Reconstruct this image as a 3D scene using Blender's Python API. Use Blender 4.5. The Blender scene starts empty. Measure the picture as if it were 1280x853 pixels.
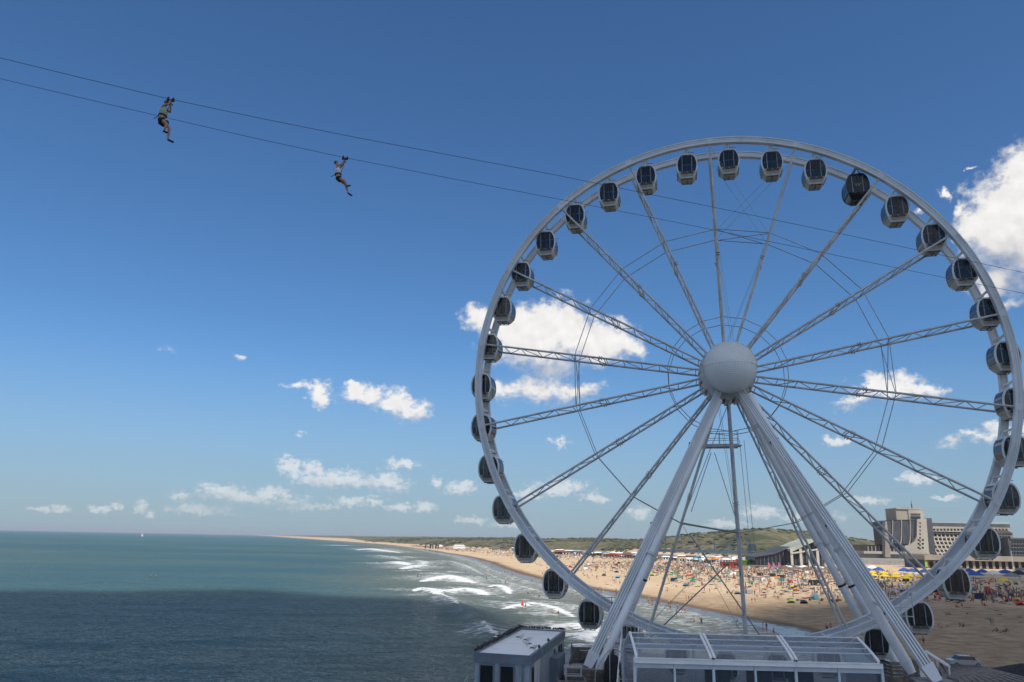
import bpy, math, random
import numpy as np
from mathutils import Vector, Matrix
random.seed(7); RNG = np.random.default_rng(7)
scene = bpy.context.scene
col = scene.collection
R_ = math.radians

# ------------------------------------------------------------------ camera
F, PIT, ROL = 942.83, 0.2576, 0.02
CAMZ = 16.0
cp, sp = math.cos(PIT), math.sin(PIT)
f0 = np.array([0, cp, sp]); _r = np.array([1., 0, 0]); _u = np.array([0, -sp, cp])
cr = math.cos(ROL)*_r + math.sin(ROL)*_u
cu = -math.sin(ROL)*_r + math.cos(ROL)*_u
CAM = np.array([0, 0, CAMZ])
cam = bpy.data.cameras.new('camera'); camo = bpy.data.objects.new('camera', cam); col.objects.link(camo)
cam.sensor_width = 36; cam.lens = F/1280*36; cam.clip_start = 0.5; cam.clip_end = 90000
camo.matrix_world = Matrix(((cr[0], cu[0], -f0[0], 0), (cr[1], cu[1], -f0[1], 0), (cr[2], cu[2], -f0[2], CAMZ), (0, 0, 0, 1)))
scene.camera = camo

def ray(x, y):
    d = f0 + (x-640)/F*cr - (y-426.5)/F*cu
    return d/d[1]
def atY(x, y, Y): return CAM + ray(x, y)*Y
def atZ(x, y, Z):
    d = ray(x, y); return CAM + d*((Z-CAMZ)/d[2])

# ------------------------------------------------------------------ world, sun, exposure
SUN_EL, SUN_AZ = R_(50), R_(152)          # azimuth clockwise from +Y: behind the camera, to its right
SUND = np.array([math.sin(SUN_AZ)*math.cos(SUN_EL), math.cos(SUN_AZ)*math.cos(SUN_EL), math.sin(SUN_EL)])
scene.view_settings.view_transform = 'Standard'; scene.view_settings.look = 'None'
scene.view_settings.exposure = 0.0; scene.view_settings.gamma = 1.0
world = bpy.data.worlds.new('World'); scene.world = world; world.use_nodes = True
wt = world.node_tree; wt.nodes.clear()
SKY_STRENGTH = 0.098; SKY_DUST = .3; SKY_OZONE = 3.0; SKY_TINT = (.62, .93, 1.19); CLOUD = .98; AROUND = .47
AIR = (.30, .385, .48)                    # bluish sea haze low above the horizon

class NT:
    """small helper to chain shader nodes"""
    def __init__(s, tree): s.t = tree
    def n(s, typ, **kw):
        nd = s.t.nodes.new(typ)
        for k, v in kw.items(): setattr(nd, k, v)
        return nd
    def link(s, a, b): s.t.links.new(a, b)
    def put(s, sock, v):
        if isinstance(v, bpy.types.NodeSocket): s.t.links.new(v, sock)
        else: sock.default_value = v
    def m(s, op, a, b=None, c=None, clamp=False):
        nd = s.n('ShaderNodeMath', operation=op); nd.use_clamp = clamp
        s.put(nd.inputs[0], a)
        if b is not None: s.put(nd.inputs[1], b)
        if c is not None: s.put(nd.inputs[2], c)
        return nd.outputs[0]
    def v(s, op, a, b=None, out=0):
        nd = s.n('ShaderNodeVectorMath', operation=op)
        s.put(nd.inputs[0], a)
        if b is not None: s.put(nd.inputs[1], b)
        return nd.outputs['Value'] if op in ('LENGTH', 'DOT_PRODUCT') else nd.outputs[0]
    def noise(s, vec, scale, detail=4, rough=.55, out='Fac', dist=0):
        nd = s.n('ShaderNodeTexNoise'); s.put(nd.inputs['Vector'], vec)
        nd.inputs['Scale'].default_value = scale; nd.inputs['Detail'].default_value = detail
        nd.inputs['Roughness'].default_value = rough; nd.inputs['Distortion'].default_value = dist
        return nd.outputs[out]
    def ss(s, x, lo, hi, a=0., b=1.):
        nd = s.n('ShaderNodeMapRange', interpolation_type='SMOOTHSTEP'); s.put(nd.inputs['Value'], x)
        for i, q in enumerate((lo, hi, a, b)): nd.inputs[i+1].default_value = q
        return nd.outputs[0]
    def mix(s, f, a, b, typ='RGBA', blend='MIX'):
        nd = s.n('ShaderNodeMix', data_type=typ)
        if typ == 'RGBA': nd.blend_type = blend
        i = {'RGBA': (0, 6, 7, 2), 'FLOAT': (0, 2, 3, 0)}[typ]
        def q(v): return (*v, 1) if isinstance(v, tuple) and len(v) == 3 else v
        s.put(nd.inputs[i[0]], f); s.put(nd.inputs[i[1]], q(a)); s.put(nd.inputs[i[2]], q(b))
        return nd.outputs[i[3]]

def azel(px, py):
    d = ray(px, py)
    return math.degrees(math.atan2(d[0], d[1])), math.degrees(math.atan2(d[2], math.hypot(d[0], d[1])))

# cumulus: centre and half size of each puff, as seen from the pier, turned into bearings
PUFFS = [  # px, py, half width, half height
 (640, 410, 52, 26), (690, 412, 62, 36), (740, 428, 62, 30), (600, 396, 24, 20), (775, 436, 36, 20), (665, 440, 62, 24),
 (672, 488, 52, 20), (720, 490, 34, 16), (630, 486, 24, 12), (690, 462, 40, 20),
 (405, 492, 18, 17), (368, 486, 36, 10, .4), (455, 494, 32, 13), (498, 508, 36, 20), (520, 516, 16, 13), (440, 486, 10, 7),
 (366, 583, 20, 15), (392, 588, 16, 12), (425, 600, 38, 16), (482, 603, 34, 16), (400, 603, 44, 11), (455, 606, 60, 8),
 (505, 577, 26, 8), (340, 618, 34, 10), (280, 615, 36, 11), (300, 622, 78, 10), (228, 621, 14, 8), (440, 628, 26, 8), (466, 627, 12, 7),
 (532, 633, 18, 7), (577, 608, 20, 11), (545, 603, 8, 6), (500, 634, 22, 6), (360, 628, 30, 7), (385, 634, 50, 6),
 (48, 637, 18, 5), (75, 636, 16, 6), (125, 636, 20, 5), (145, 634, 7, 6), (178, 634, 12, 8), (188, 642, 8, 6), (252, 636, 60, 8),
 (703, 551, 26, 9, .35), (700, 610, 44, 12), (660, 618, 24, 8), (800, 640, 16, 9), (745, 622, 20, 7), (590, 650, 26, 5), (640, 655, 30, 5),
 (1110, 486, 50, 20), (1075, 500, 36, 12), (1150, 494, 34, 12), (1050, 549, 22, 9),
 (1235, 545, 40, 11), (1192, 553, 22, 9), (1262, 540, 34, 12), (1145, 598, 30, 7), (1085, 625, 30, 6), (1180, 622, 18, 5), (1010, 648, 50, 8), (955, 640, 30, 10),
 (1262, 255, 58, 44), (1250, 300, 62, 40), (1300, 230, 62, 62), (1290, 320, 70, 56), (1240, 350, 36, 26), (1330, 280, 90, 80), (1230, 285, 42, 30),
 (1184, 242, 12, 9, .3), (1260, 380, 30, 16, .3), (1216, 215, 9, 6, .5), (1150, 268, 26, 16, .55), (1268, 212, 20, 10), (1200, 262, 22, 16, .45),
 (216, 434, 30, 9, .72), (296, 444, 16, 8, .5), (370, 546, 26, 7, .65), (910, 655, 30, 6),
]
SHADES = [(690, 462, 95, 20), (660, 470, 60, 16), (1300, 345, 80, 44), (1255, 330, 50, 34), (700, 505, 60, 14), (430, 612, 80, 8), (300, 632, 110, 10), (1240, 553, 60, 7), (1110, 506, 60, 9), (500, 522, 40, 7)]
def build_world():
    T = NT(wt)
    out = T.n('ShaderNodeOutputWorld')
    sky = T.n('ShaderNodeTexSky', sky_type='NISHITA', sun_disc=False)
    sky.sun_elevation = SUN_EL; sky.sun_rotation = SUN_AZ
    sky.altitude = 0; sky.air_density = 1.0; sky.dust_density = SKY_DUST; sky.ozone_density = SKY_OZONE
    tc = T.n('ShaderNodeTexCoord'); d = T.v('NORMALIZE', tc.outputs['Generated'])
    sx = T.n('ShaderNodeSeparateXYZ'); T.link(d, sx.inputs[0])
    az = T.m('MULTIPLY', T.m('ARCTAN2', sx.outputs[0], sx.outputs[1]), 180/math.pi)
    el = T.m('MULTIPLY', T.m('ARCSINE', sx.outputs[2]), 180/math.pi)
    cx = T.n('ShaderNodeCombineXYZ'); T.link(az, cx.inputs[0]); T.link(el, cx.inputs[1]); p0 = cx.outputs[0]
    air = T.mix(T.ss(el, -1, 15, .8, 0), T.mix(1.0, sky.outputs[0], SKY_TINT, blend='MULTIPLY'), tuple(c/SKY_STRENGTH for c in AIR))
    def background(colour):
        bg = T.n('ShaderNodeBackground'); bg.inputs[1].default_value = SKY_STRENGTH; T.put(bg.inputs[0], colour); return bg.outputs[0]
    def mixs(fac, a, b):
        mx = T.n('ShaderNodeMixShader'); T.put(mx.inputs[0], fac); T.link(a, mx.inputs[1]); T.link(b, mx.inputs[2]); return mx.outputs[0]
    # domain warp so that the outlines billow
    low = T.ss(el, 1.5, 9, .25, 1)
    w1 = T.v('SUBTRACT', T.noise(p0, .62, 2, .45, 'Color'), (.5, .5, .5))
    sc1 = T.n('ShaderNodeVectorMath', operation='SCALE'); T.link(w1, sc1.inputs[0]); T.put(sc1.inputs['Scale'], T.m('MULTIPLY', low, 2.3))
    w2 = T.v('SUBTRACT', T.noise(p0, 2.4, 3, .6, 'Color'), (.5, .5, .5))
    sc2 = T.n('ShaderNodeVectorMath', operation='SCALE'); T.link(w2, sc2.inputs[0]); sc2.inputs['Scale'].default_value = .75
    p = T.v('ADD', T.v('ADD', p0, sc1.outputs[0]), sc2.outputs[0])
    def geo(px, py, hw, hh, bias=0, k=1.12):
        a, e = azel(px, py)
        return a, e, k*abs(azel(px+hw, py)[0]-azel(px-hw, py)[0])/2, k*abs(azel(px, py+hh)[1]-azel(px, py-hh)[1])/2, bias
    puffs = [geo(*q) for q in PUFFS]; shades = [geo(*q) for q in SHADES]
    def hits(q, c, r):
        a, e, w, h, _ = q; return a+w*r+1 > c[0] and a-w*r-1 < c[1] and e+h*r+.7 > c[2] and e-h*r-.7 < c[3]
    def field(lst):
        acc = None
        for a, e, w, h, bias in lst:
            nd = T.n('ShaderNodeVectorMath', operation='MULTIPLY_ADD'); T.link(p, nd.inputs[0])
            nd.inputs[1].default_value = (1/w, 1/h, 0); nd.inputs[2].default_value = (-a/w, -e/h, 0)
            m = T.v('LENGTH', nd.outputs[0])
            if bias: m = T.m('ADD', m, bias)
            acc = m if acc is None else T.m('SMOOTH_MIN', acc, m, .25)
        return T.m('MAXIMUM', T.m('SUBTRACT', 1.0, acc), -1.0)
    nz = T.noise(p0, .95, 6, .54); nS = T.noise(p0, .85, 2, .5); nB = T.noise(T.v('ADD', p0, (.25, .55, 0)), .85, 2, .5)
    nf = T.noise(T.v('MULTIPLY', p0, (1, 1.6, 1)), 2.2, 5, .6)
    detail = T.m('ADD', T.m('MULTIPLY', T.m('SUBTRACT', nz, .5), .95), T.m('MULTIPLY', T.m('SUBTRACT', nf, .5), T.ss(el, 3, 16, 1.7, .35)))
    thin = T.ss(el, 4, 18, 1.05, .62)
    relief = T.m('MULTIPLY', T.m('SUBTRACT', nS, nB), .26)
    haze = T.ss(el, 0, 12, .42, .97)               # far clouds low down fade into the air
    def cloud(fld, sh):
        dens = T.m('ADD', fld, detail)
        body = T.ss(dens, 0, .7, .90, 1.0); soft = thin
        if sh is not None:
            q = T.ss(sh, -.5, .9); body = T.m('SUBTRACT', body, T.m('MULTIPLY', q, .22)); soft = T.m('ADD', T.m('MULTIPLY', thin, .8), T.m('MULTIPLY', q, .6))
        cover = T.ss(T.m('DIVIDE', T.m('ADD', dens, .05), soft), 0, 1)              # crisp sunlit tops, soft bases
        lit = T.m('MAXIMUM', T.m('MINIMUM', T.m('ADD', body, relief), 1.06), .5)     # sun from above and the right
        ccol = T.mix(T.ss(lit, .5, .95), (.56, .59, .65), (.95, .93, .91))
        cs = T.n('ShaderNodeVectorMath', operation='SCALE'); T.link(ccol, cs.inputs[0]); T.put(cs.inputs['Scale'], T.m('MULTIPLY', lit, CLOUD/SKY_STRENGTH))
        return background(T.mix(T.m('MULTIPLY', cover, haze), air, cs.outputs[0]))
    plain = background(air)
    def cell(a0, a1, e0, e1, depth=0):
        c = (a0, a1, e0, e1); ls = [q for q in puffs if hits(q, c, 1.7)]
        if not ls: return plain
        if len(ls) <= 11 or depth > 5:
            sd = [q for q in shades if hits(q, c, 1.6)]
            return cloud(field(ls), field(sd) if sd else None)
        if (a1-a0) > 1.6*(e1-e0):
            mid = (a0+a1)/2; return mixs(T.m('GREATER_THAN', az, mid), cell(a0, mid, e0, e1, depth+1), cell(mid, a1, e0, e1, depth+1))
        mid = (e0+e1)/2; return mixs(T.m('GREATER_THAN', el, mid), cell(a0, a1, e0, mid, depth+1), cell(a0, a1, mid, e1, depth+1))
    inner = cell(-48, 48, -2, 44)
    # unseen fair-weather cumulus, thickened to brighten the shaded wheel, all round and overhead, laid out on a flat cloud layer
    pz = T.m('ADD', T.m('MAXIMUM', sx.outputs[2], 0.0), .12)
    lay = T.n('ShaderNodeCombineXYZ'); T.link(T.m('DIVIDE', sx.outputs[0], pz), lay.inputs[0]); T.link(T.m('DIVIDE', sx.outputs[1], pz), lay.inputs[1])
    gen = T.m('SUBTRACT', T.m('MULTIPLY', T.m('SUBTRACT', T.noise(lay.outputs[0], 1.1, 3, .55), AROUND), 7.0), .1)
    isin = T.m('MULTIPLY', T.m('LESS_THAN', T.m('ABSOLUTE', az), 48), T.m('LESS_THAN', el, 44))
    around = mixs(T.m('GREATER_THAN', el, 0), plain, cloud(gen, None))
    T.link(mixs(isin, around, inner), out.inputs[0])
    world.cycles.sampling_method = 'MANUAL'; world.cycles.sample_map_resolution = 512
build_world()

sl = bpy.data.lights.new('sun', 'SUN'); sl.energy = 4.4; sl.angle = R_(.53); sl.color = (1, .955, .88)
so = bpy.data.objects.new('sun', sl); col.objects.link(so)
so.rotation_euler = Vector((-SUND[0], -SUND[1], -SUND[2])).to_track_quat('-Z', 'Y').to_euler()
so.location = (0, 0, 300)

# ------------------------------------------------------------------ helpers
ORG = {}
def tag(o, label=None, cat=None, group=None, kind=None):
    if label: o['label'] = label
    if cat: o['category'] = cat
    if group: o['group'] = group
    if kind: o['kind'] = kind
    return o
def empty(name, loc=(0, 0, 0), rz=0):
    o = bpy.data.objects.new(name, None); col.objects.link(o); o.location = loc; o.rotation_euler[2] = rz
    o.empty_display_size = .2; ORG[o.name] = np.array(loc, float)
    return o
def nrm(a): a = np.asarray(a, float); return a/(np.linalg.norm(a)+1e-12)
def frame(t, up=(0, 0, 1)):
    t = nrm(t); up = np.asarray(up, float)
    if abs(t@nrm(up)) > .99: up = np.array([0, 1., 0]) if abs(t[1]) < .9 else np.array([1., 0, 0])
    s = nrm(np.cross(t, up)); return t, s, np.cross(s, t)
class MB:
    def __init__(s): s.v = []; s.f = []; s.mi = []; s.n = 0
    def add(s, vs, fs, mi=0):
        b = s.n; vs = np.asarray(vs, float).reshape(-1, 3); s.v.append(vs); s.n += len(vs)
        for q in fs: s.f.append([b+i for i in q]); s.mi.append(mi)
        return s
    def box(s, c, size, rot=None, mi=0, taper=1.0):
        h = np.array(size)/2; pts = []
        for z in (-1, 1):
            k = taper if z > 0 else 1
            for x, y in ((-1, -1), (1, -1), (1, 1), (-1, 1)): pts.append((x*h[0]*k, y*h[1]*k, z*h[2]))
        pts = np.array(pts)
        if rot is not None:
            if np.isscalar(rot): q = np.array([[math.cos(rot), -math.sin(rot), 0], [math.sin(rot), math.cos(rot), 0], [0, 0, 1]])
            else: q = np.asarray(rot)
            pts = pts@q.T
        return s.add(pts+np.array(c), [(3, 2, 1, 0), (4, 5, 6, 7), (0, 1, 5, 4), (1, 2, 6, 5), (2, 3, 7, 6), (3, 0, 4, 7)], mi)
    def tube(s, p0, p1, r0, r1=None, n=8, cap=True, mi=0):
        p0 = np.asarray(p0, float); p1 = np.asarray(p1, float); r1 = r0 if r1 is None else r1
        t, a, b = frame(p1-p0); an = np.arange(n)*2*math.pi/n
        ring = np.cos(an)[:, None]*a+np.sin(an)[:, None]*b
        fs = [(i, (i+1) % n, n+(i+1) % n, n+i) for i in range(n)]
        fs = [q[::-1] for q in fs]
        if cap: fs += [tuple(range(n)), tuple(range(2*n-1, n-1, -1))]
        return s.add(np.concatenate([p0+ring*r0, p1+ring*r1]), fs, mi)
    def path(s, pts, r, n=6, mi=0):
        for a, b in zip(pts[:-1], pts[1:]): s.tube(a, b, r, n=n, mi=mi)
        return s
    def extrude(s, poly, p0, p1, side, dep, mi=0, k=1.0, cap=True):
        """closed polygon (s,d) carried from p0 to p1, scaled by k at the end"""
        poly = np.asarray(poly, float); n = len(poly)
        A = np.asarray(p0)+poly[:, :1]*side+poly[:, 1:]*dep; B = np.asarray(p1)+k*(poly[:, :1]*side+poly[:, 1:]*dep)
        fs = [(i, (i+1) % n, n+(i+1) % n, n+i) for i in range(n)]
        if cap: fs += [tuple(range(n-1, -1, -1)), tuple(range(n, 2*n))]
        return s.add(np.concatenate([A, B]), fs, mi)
    def beam(s, p0, p1, w, h, up=(0, 0, 1), mi=0):
        t, a, b = frame(np.asarray(p1)-np.asarray(p0), up)
        return s.extrude([(-w/2, -h/2), (w/2, -h/2), (w/2, h/2), (-w/2, h/2)][::-1], p0, p1, a, b, mi)
    def lathe(s, prof, o, axis, n=32, mi=0, a0=0, a1=2*math.pi, up=(0, 0, 1)):
        t, a, b = frame(axis, up); full = abs(a1-a0-2*math.pi) < 1e-6
        an = a0+(a1-a0)*np.arange(n if full else n+1)/n; m = len(an); k = len(prof)
        V = [np.asarray(o)+h*t+r*(np.cos(w)*a+np.sin(w)*b) for w in an for r, h in prof]
        fs = []
        for i in range(n):
            j = (i+1) % m
            for q in range(k-1): fs.append((i*k+q, j*k+q, j*k+q+1, i*k+q+1))
        return s.add(V, fs, mi)
    def ring(s, poly, o, axis, n=96, mi=0, up=(0, 0, 1)):
        """closed profile (r,h) turned all the way round"""
        return s.lathe(list(poly)+[poly[0]], o, axis, n, mi, up=up)
    def blob(s, c, rad, n=1, jit=0, mi=0):
        t = (1+5**.5)/2
        v = np.array([(-1, t, 0), (1, t, 0), (-1, -t, 0), (1, -t, 0), (0, -1, t), (0, 1, t), (0, -1, -t), (0, 1, -t), (t, 0, -1), (t, 0, 1), (-t, 0, -1), (-t, 0, 1)], float)
        v /= np.linalg.norm(v[0])
        f = [(0, 11, 5), (0, 5, 1), (0, 1, 7), (0, 7, 10), (0, 10, 11), (1, 5, 9), (5, 11, 4), (11, 10, 2), (10, 7, 6), (7, 1, 8), (3, 9, 4), (3, 4, 2), (3, 2, 6), (3, 6, 8), (3, 8, 9), (4, 9, 5), (2, 4, 11), (6, 2, 10), (8, 6, 7), (9, 8, 1)]
        for _ in range(n-1):
            v = list(v); mid = {}; nf = []
            def mp(a, b):
                k = (min(a, b), max(a, b))
                if k not in mid: mid[k] = len(v); v.append(nrm(v[a]+v[b]))
                return mid[k]
            for a, b, c2 in f:
                x, y, z = mp(a, b), mp(b, c2), mp(c2, a); nf += [(a, x, z), (b, y, x), (c2, z, y), (x, y, z)]
            f = nf; v = np.array(v)
        if jit: v = v*(1+jit*(RNG.random((len(v), 1))-.5))
        return s.add(np.asarray(c)+v*np.asarray(rad), f, mi)
    def build(s, name, mats, parent=None, smooth=None, local=False):
        V = np.concatenate(s.v) if s.v else np.zeros((0, 3))
        if parent is not None and not local: V = V-ORG.get(parent.name, 0)
        me = bpy.data.meshes.new(name); me.from_pydata(V.tolist(), [], s.f)
        if not isinstance(mats, (list, tuple)): mats = [mats]
        for m in mats: me.materials.append(m)
        if len(mats) > 1: me.polygons.foreach_set('material_index', s.mi)
        if smooth:
            me.polygons.foreach_set('use_smooth', [True]*len(me.polygons)); me.set_sharp_from_angle(angle=R_(smooth))
        me.update()
        o = bpy.data.objects.new(name, me); col.objects.link(o)
        if parent is not None: o.parent = parent; ORG[o.name] = ORG.get(parent.name, np.zeros(3))
        return o
def copy_tree(o, parent=None):
    c = o.copy(); col.objects.link(c); c.parent = parent
    for ch in list(o.children): copy_tree(ch, c)
    return c

def mat(name, rgb, rough=.5, metal=0, var=.12, scale=3, bump=0, bscale=20, spec=.5, rgb2=None, trans=0, grime=0):
    m = bpy.data.materials.new(name); m.use_nodes = True; T = NT(m.node_tree)
    b = m.node_tree.nodes['Principled BSDF']; tc = T.n('ShaderNodeTexCoord'); g = T.n('ShaderNodeNewGeometry')
    pos = g.outputs['Position'] if scale < 0 else tc.outputs['Object']; sc = abs(scale)
    nz = T.noise(pos, sc, 5, .6)
    r2 = rgb2 or tuple(max(0, c*(1-var*2)) for c in rgb)
    r1 = rgb if rgb2 else tuple(c*(1+var*.5) for c in rgb)
    c = T.mix(T.ss(nz, .3, .7), r2, r1)
    if grime:
        gz = T.noise(T.v('MULTIPLY', pos, (1, 1, .25)), sc*2.7, 6, .7)
        c = T.mix(T.m('MULTIPLY', T.ss(gz, .52, .75), grime), c, (.07, .06, .05))
    T.link(c, b.inputs['Base Color']); b.inputs['Metallic'].default_value = metal
    T.put(b.inputs['Roughness'], T.ss(nz, .2, .8, min(1, rough*1.15), rough*.85))
    b.inputs['Specular IOR Level'].default_value = spec
    if bump:
        bn = T.n('ShaderNodeBump'); bn.inputs['Strength'].default_value = bump; bn.inputs['Distance'].default_value = .02
        T.link(T.noise(pos, bscale, 4, .6), bn.inputs['Height']); T.link(bn.outputs[0], b.inputs['Normal'])
    return m
def glass(name, tint, gloss=.06, alpha=.2):
    """tinted pane: part of the light passes, the rest mirrors or is held back"""
    m = bpy.data.materials.new(name); m.use_nodes = True; t = m.node_tree; T = NT(t)
    b = t.nodes['Principled BSDF']; out = t.nodes['Material Output']
    g = T.n('ShaderNodeTexCoord')
    b.inputs['Base Color'].default_value = (*tint, 1); b.inputs['Roughness'].default_value = gloss
    T.put(b.inputs['Roughness'], T.ss(T.noise(g.outputs['Object'], 2, 3), .3, .7, gloss, gloss*2.2))
    tr = T.n('ShaderNodeBsdfTransparent'); tr.inputs[0].default_value = (.75, .8, .85, 1)
    mx = T.n('ShaderNodeMixShader'); mx.inputs[0].default_value = alpha
    T.link(b.outputs[0], mx.inputs[1]); T.link(tr.outputs[0], mx.inputs[2]); T.link(mx.outputs[0], out.inputs[0])
    return m
M = {}
M['rim'] = mat('rim_paint', (.64, .66, .68), .45, .0, .08, .35, grime=.18)
M['spoke'] = mat('spoke_galvanised', (.52, .52, .52), .45, .15, .12, .8, grime=.15)
M['leg'] = mat('leg_paint', (.76, .78, .80), .4, .0, .07, .4, grime=.15)
M['legtube'] = mat('leg_tube_paint', (.82, .83, .84), .35, 0, .06, .5, grime=.14)
M['dome'] = mat('hub_dome_paint', (.74, .76, .76), .42, 0, .04, .5, grime=.04)
M['darkmetal'] = mat('dark_metal', (.05, .05, .055), .5, .4, .2, 4)
M['steel'] = mat('steel_cable', (.36, .37, .38), .5, .6, .1, 3)
M['gwhite'] = mat('gondola_white', (.72, .72, .70), .35, 0, .06, 1.5, grime=.12)
M['gcream'] = mat('gondola_underside', (.50, .47, .41), .55, 0, .1, 2, grime=.15)
M['gglass'] = glass('gondola_glass', (.008, .009, .013), .05, .22)
M['gside'] = glass('gondola_side_glass', (.015, .022, .045), .05, .22)
M['gdark'] = mat('gondola_dark_trim', (.02, .02, .022), .45, 0, .2, 5)
M['seat'] = mat('gondola_seat', (.32, .31, .30), .6, 0, .1, 4)
M['vip'] = mat('gondola_black', (.012, .012, .016), .25, 0, .2, 3)
M['gold'] = mat('gold_lettering', (.35, .25, .09), .35, .6, .1, 6)
M['white'] = mat('white_paint', (.80, .80, .80), .5, 0, .08, 1.2, grime=.12)
M['roofwhite'] = mat('white_roofing', (.88, .88, .88), .7, 0, .03, .9, grime=.04)
M['cabwall'] = mat('cabin_cladding', (.30, .345, .39), .5, 0, .1, .9, grime=.2)
M['cabtrim'] = mat('cabin_trim', (.15, .185, .225), .5, 0, .1, 1.2)
M['cabpale'] = mat('cabin_pale_panel', (.58, .59, .58), .55, 0, .08, 1.2, grime=.2)
M['glassdark'] = glass('dark_window', (.012, .014, .018), .04, .05)
M['glassclear'] = glass('canopy_glass', (.10, .13, .17), .05, .62); M['milky'] = glass('milky_roof_glass', (.34, .37, .41), .2, .62)
M['wood'] = mat('weathered_wood', (.20, .17, .145), .8, 0, .25, 2.5, bump=.5, bscale=30, grime=.3)
M['woodgrey'] = mat('grey_decking', (.32, .30, .28), .8, 0, .2, 2.5, bump=.4, bscale=25, grime=.3)
M['concrete'] = mat('concrete', (.30, .29, .275), .85, 0, .15, .6, bump=.3, bscale=8, grime=.2)
M['frame'] = mat('pavilion_frame', (.62, .67, .72), .42, 0, .06, .8)
M['gutter'] = mat('pavilion_gutter_white', (.84, .85, .86), .4, 0, .05, .8)
M['rail'] = mat('galvanised_rail', (.50, .52, .54), .45, .4, .1, 3)
M['red'] = mat('red_paint', (.42, .035, .03), .5, 0, .1, 3)
M['black'] = mat('black_fabric', (.014, .014, .016), .8, 0, .2, 3)
M['plant'] = mat('plant_leaf', (.05, .10, .03), .7, 0, .3, 8)
M['silver'] = mat('silver_car_paint', (.42, .44, .46), .25, .5, .03, 1)
M['tyre'] = mat('tyre_rubber', (.015, .015, .015), .8, 0, .2, 8)

# ------------------------------------------------------------------ land and sea
def fbm(x, y, octs=5, seed=0):
    r = np.random.default_rng(seed); out = 0; amp = 1.; tot = 0
    for o in range(octs):
        v = 0
        for k in range(5):
            a = r.random()*2*math.pi; f = 2**o*(.7+.6*r.random()); ph = r.random(2)*6.28
            v = v+np.sin((x*math.cos(a)+y*math.sin(a))*f+ph[0]+1.3*np.sin((x*math.sin(a)-y*math.cos(a))*f*.6+ph[1]))
        out = out+amp*v/5; tot += amp; amp *= .52
    return out/tot
_sh = [atZ(x, y, 0)[:2] for x, y in [(985, 796), (960, 786), (927, 779), (901, 773), (860, 764), (792, 751), (751, 742), (699, 734), (657, 725), (620, 713), (600, 703), (580, 697), (530, 688), (480, 681), (430, 677)]]
SHY = np.array([-400, 60]+[p[1] for p in _sh]+[4300, 12000, 60000]); SHX = np.array([30, 47]+[p[0] for p in _sh]+[-1123, -3700, -20000])
FTY = np.array([0, 560, 640, 690, 770, 945, 1060, 1260, 1800, 2310, 4300, 12000]); FTX = np.array([900, 420, 215, 160, 130, 63, -14, -92, -270, -430, -900, -3400])
def smooth(a, b, x): t = np.clip((x-a)/(b-a), 0, 1); return t*t*(3-2*t)
HILL = atY(985, 672, 760)
def th(x, y):
    x = np.asarray(x, float); y = np.asarray(y, float)
    d = x-np.interp(y, SHY, SHX)
    z = np.interp(d, [-400, -60, -5, 0, 10, 32, 70, 130, 220, 400], [-6, -1.6, -.12, 0, .14, .55, 1.5, 2.4, 3.4, 4.2])
    z = z+np.where(d > 18, .10*fbm(x/9, y/9, 4, 3)+.22*fbm(x/40, y/40, 3, 5)*smooth(18, 60, d), 0)
    dd = x-np.interp(y, FTY, FTX)
    g = smooth(0, 75, dd)*(1-smooth(225, 285, x)*(1-smooth(730, 820, y)))
    dune = g*(11+5*fbm(x/120, y/120, 4, 11)+2.4*fbm(x/26, y/26, 4, 12))+smooth(60, 400, dd)*5
    hill = 17*np.exp(-(((x-HILL[0]-8)/85)**2+((y-HILL[1]-10)/75)**2))*(1+.22*fbm(x/30, y/30, 4, 9))
    hill = hill+6*np.exp(-(((x-HILL[0]+95)/60)**2+((y-HILL[1]-60)/70)**2))
    return z+np.maximum(dune, 0)+hill*smooth(-40, 30, dd)
def gp(px, py):
    Z = 2.
    for _ in range(14):
        P = atZ(px, py, Z) if Z < CAMZ-1.5 else atY(px, py, 700)
        Z = .5*Z+.5*float(th(P[0], P[1]))
    P = atZ(px, py, Z); P[2] = float(th(P[0], P[1])); return P

def grid_object(name, X, Y, Z, mats, attrs=None, smooth=True):
    ny, nx = Z.shape
    V = np.stack([X, Y, Z], -1).reshape(-1, 3)
    i = np.arange(ny*nx).reshape(ny, nx)
    q = np.stack([i[:-1, :-1], i[:-1, 1:], i[1:, 1:], i[1:, :-1]], -1).reshape(-1, 4)
    me = bpy.data.meshes.new(name); me.vertices.add(len(V)); me.vertices.foreach_set('co', V.ravel())
    me.loops.add(q.size); me.loops.foreach_set('vertex_index', q.ravel().astype(np.int32))
    me.polygons.add(len(q)); me.polygons.foreach_set('loop_start', np.arange(0, q.size, 4, dtype=np.int32))
    me.polygons.foreach_set('use_smooth', np.full(len(q), smooth)); me.update(calc_edges=True); me.validate()
    for k, a in (attrs or {}).items():
        at = me.attributes.new(k, 'FLOAT', 'POINT'); at.data.foreach_set('value', np.asarray(a, float).ravel())
    me.materials.append(mats)
    o = bpy.data.objects.new(name, me); col.objects.link(o); return o

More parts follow.
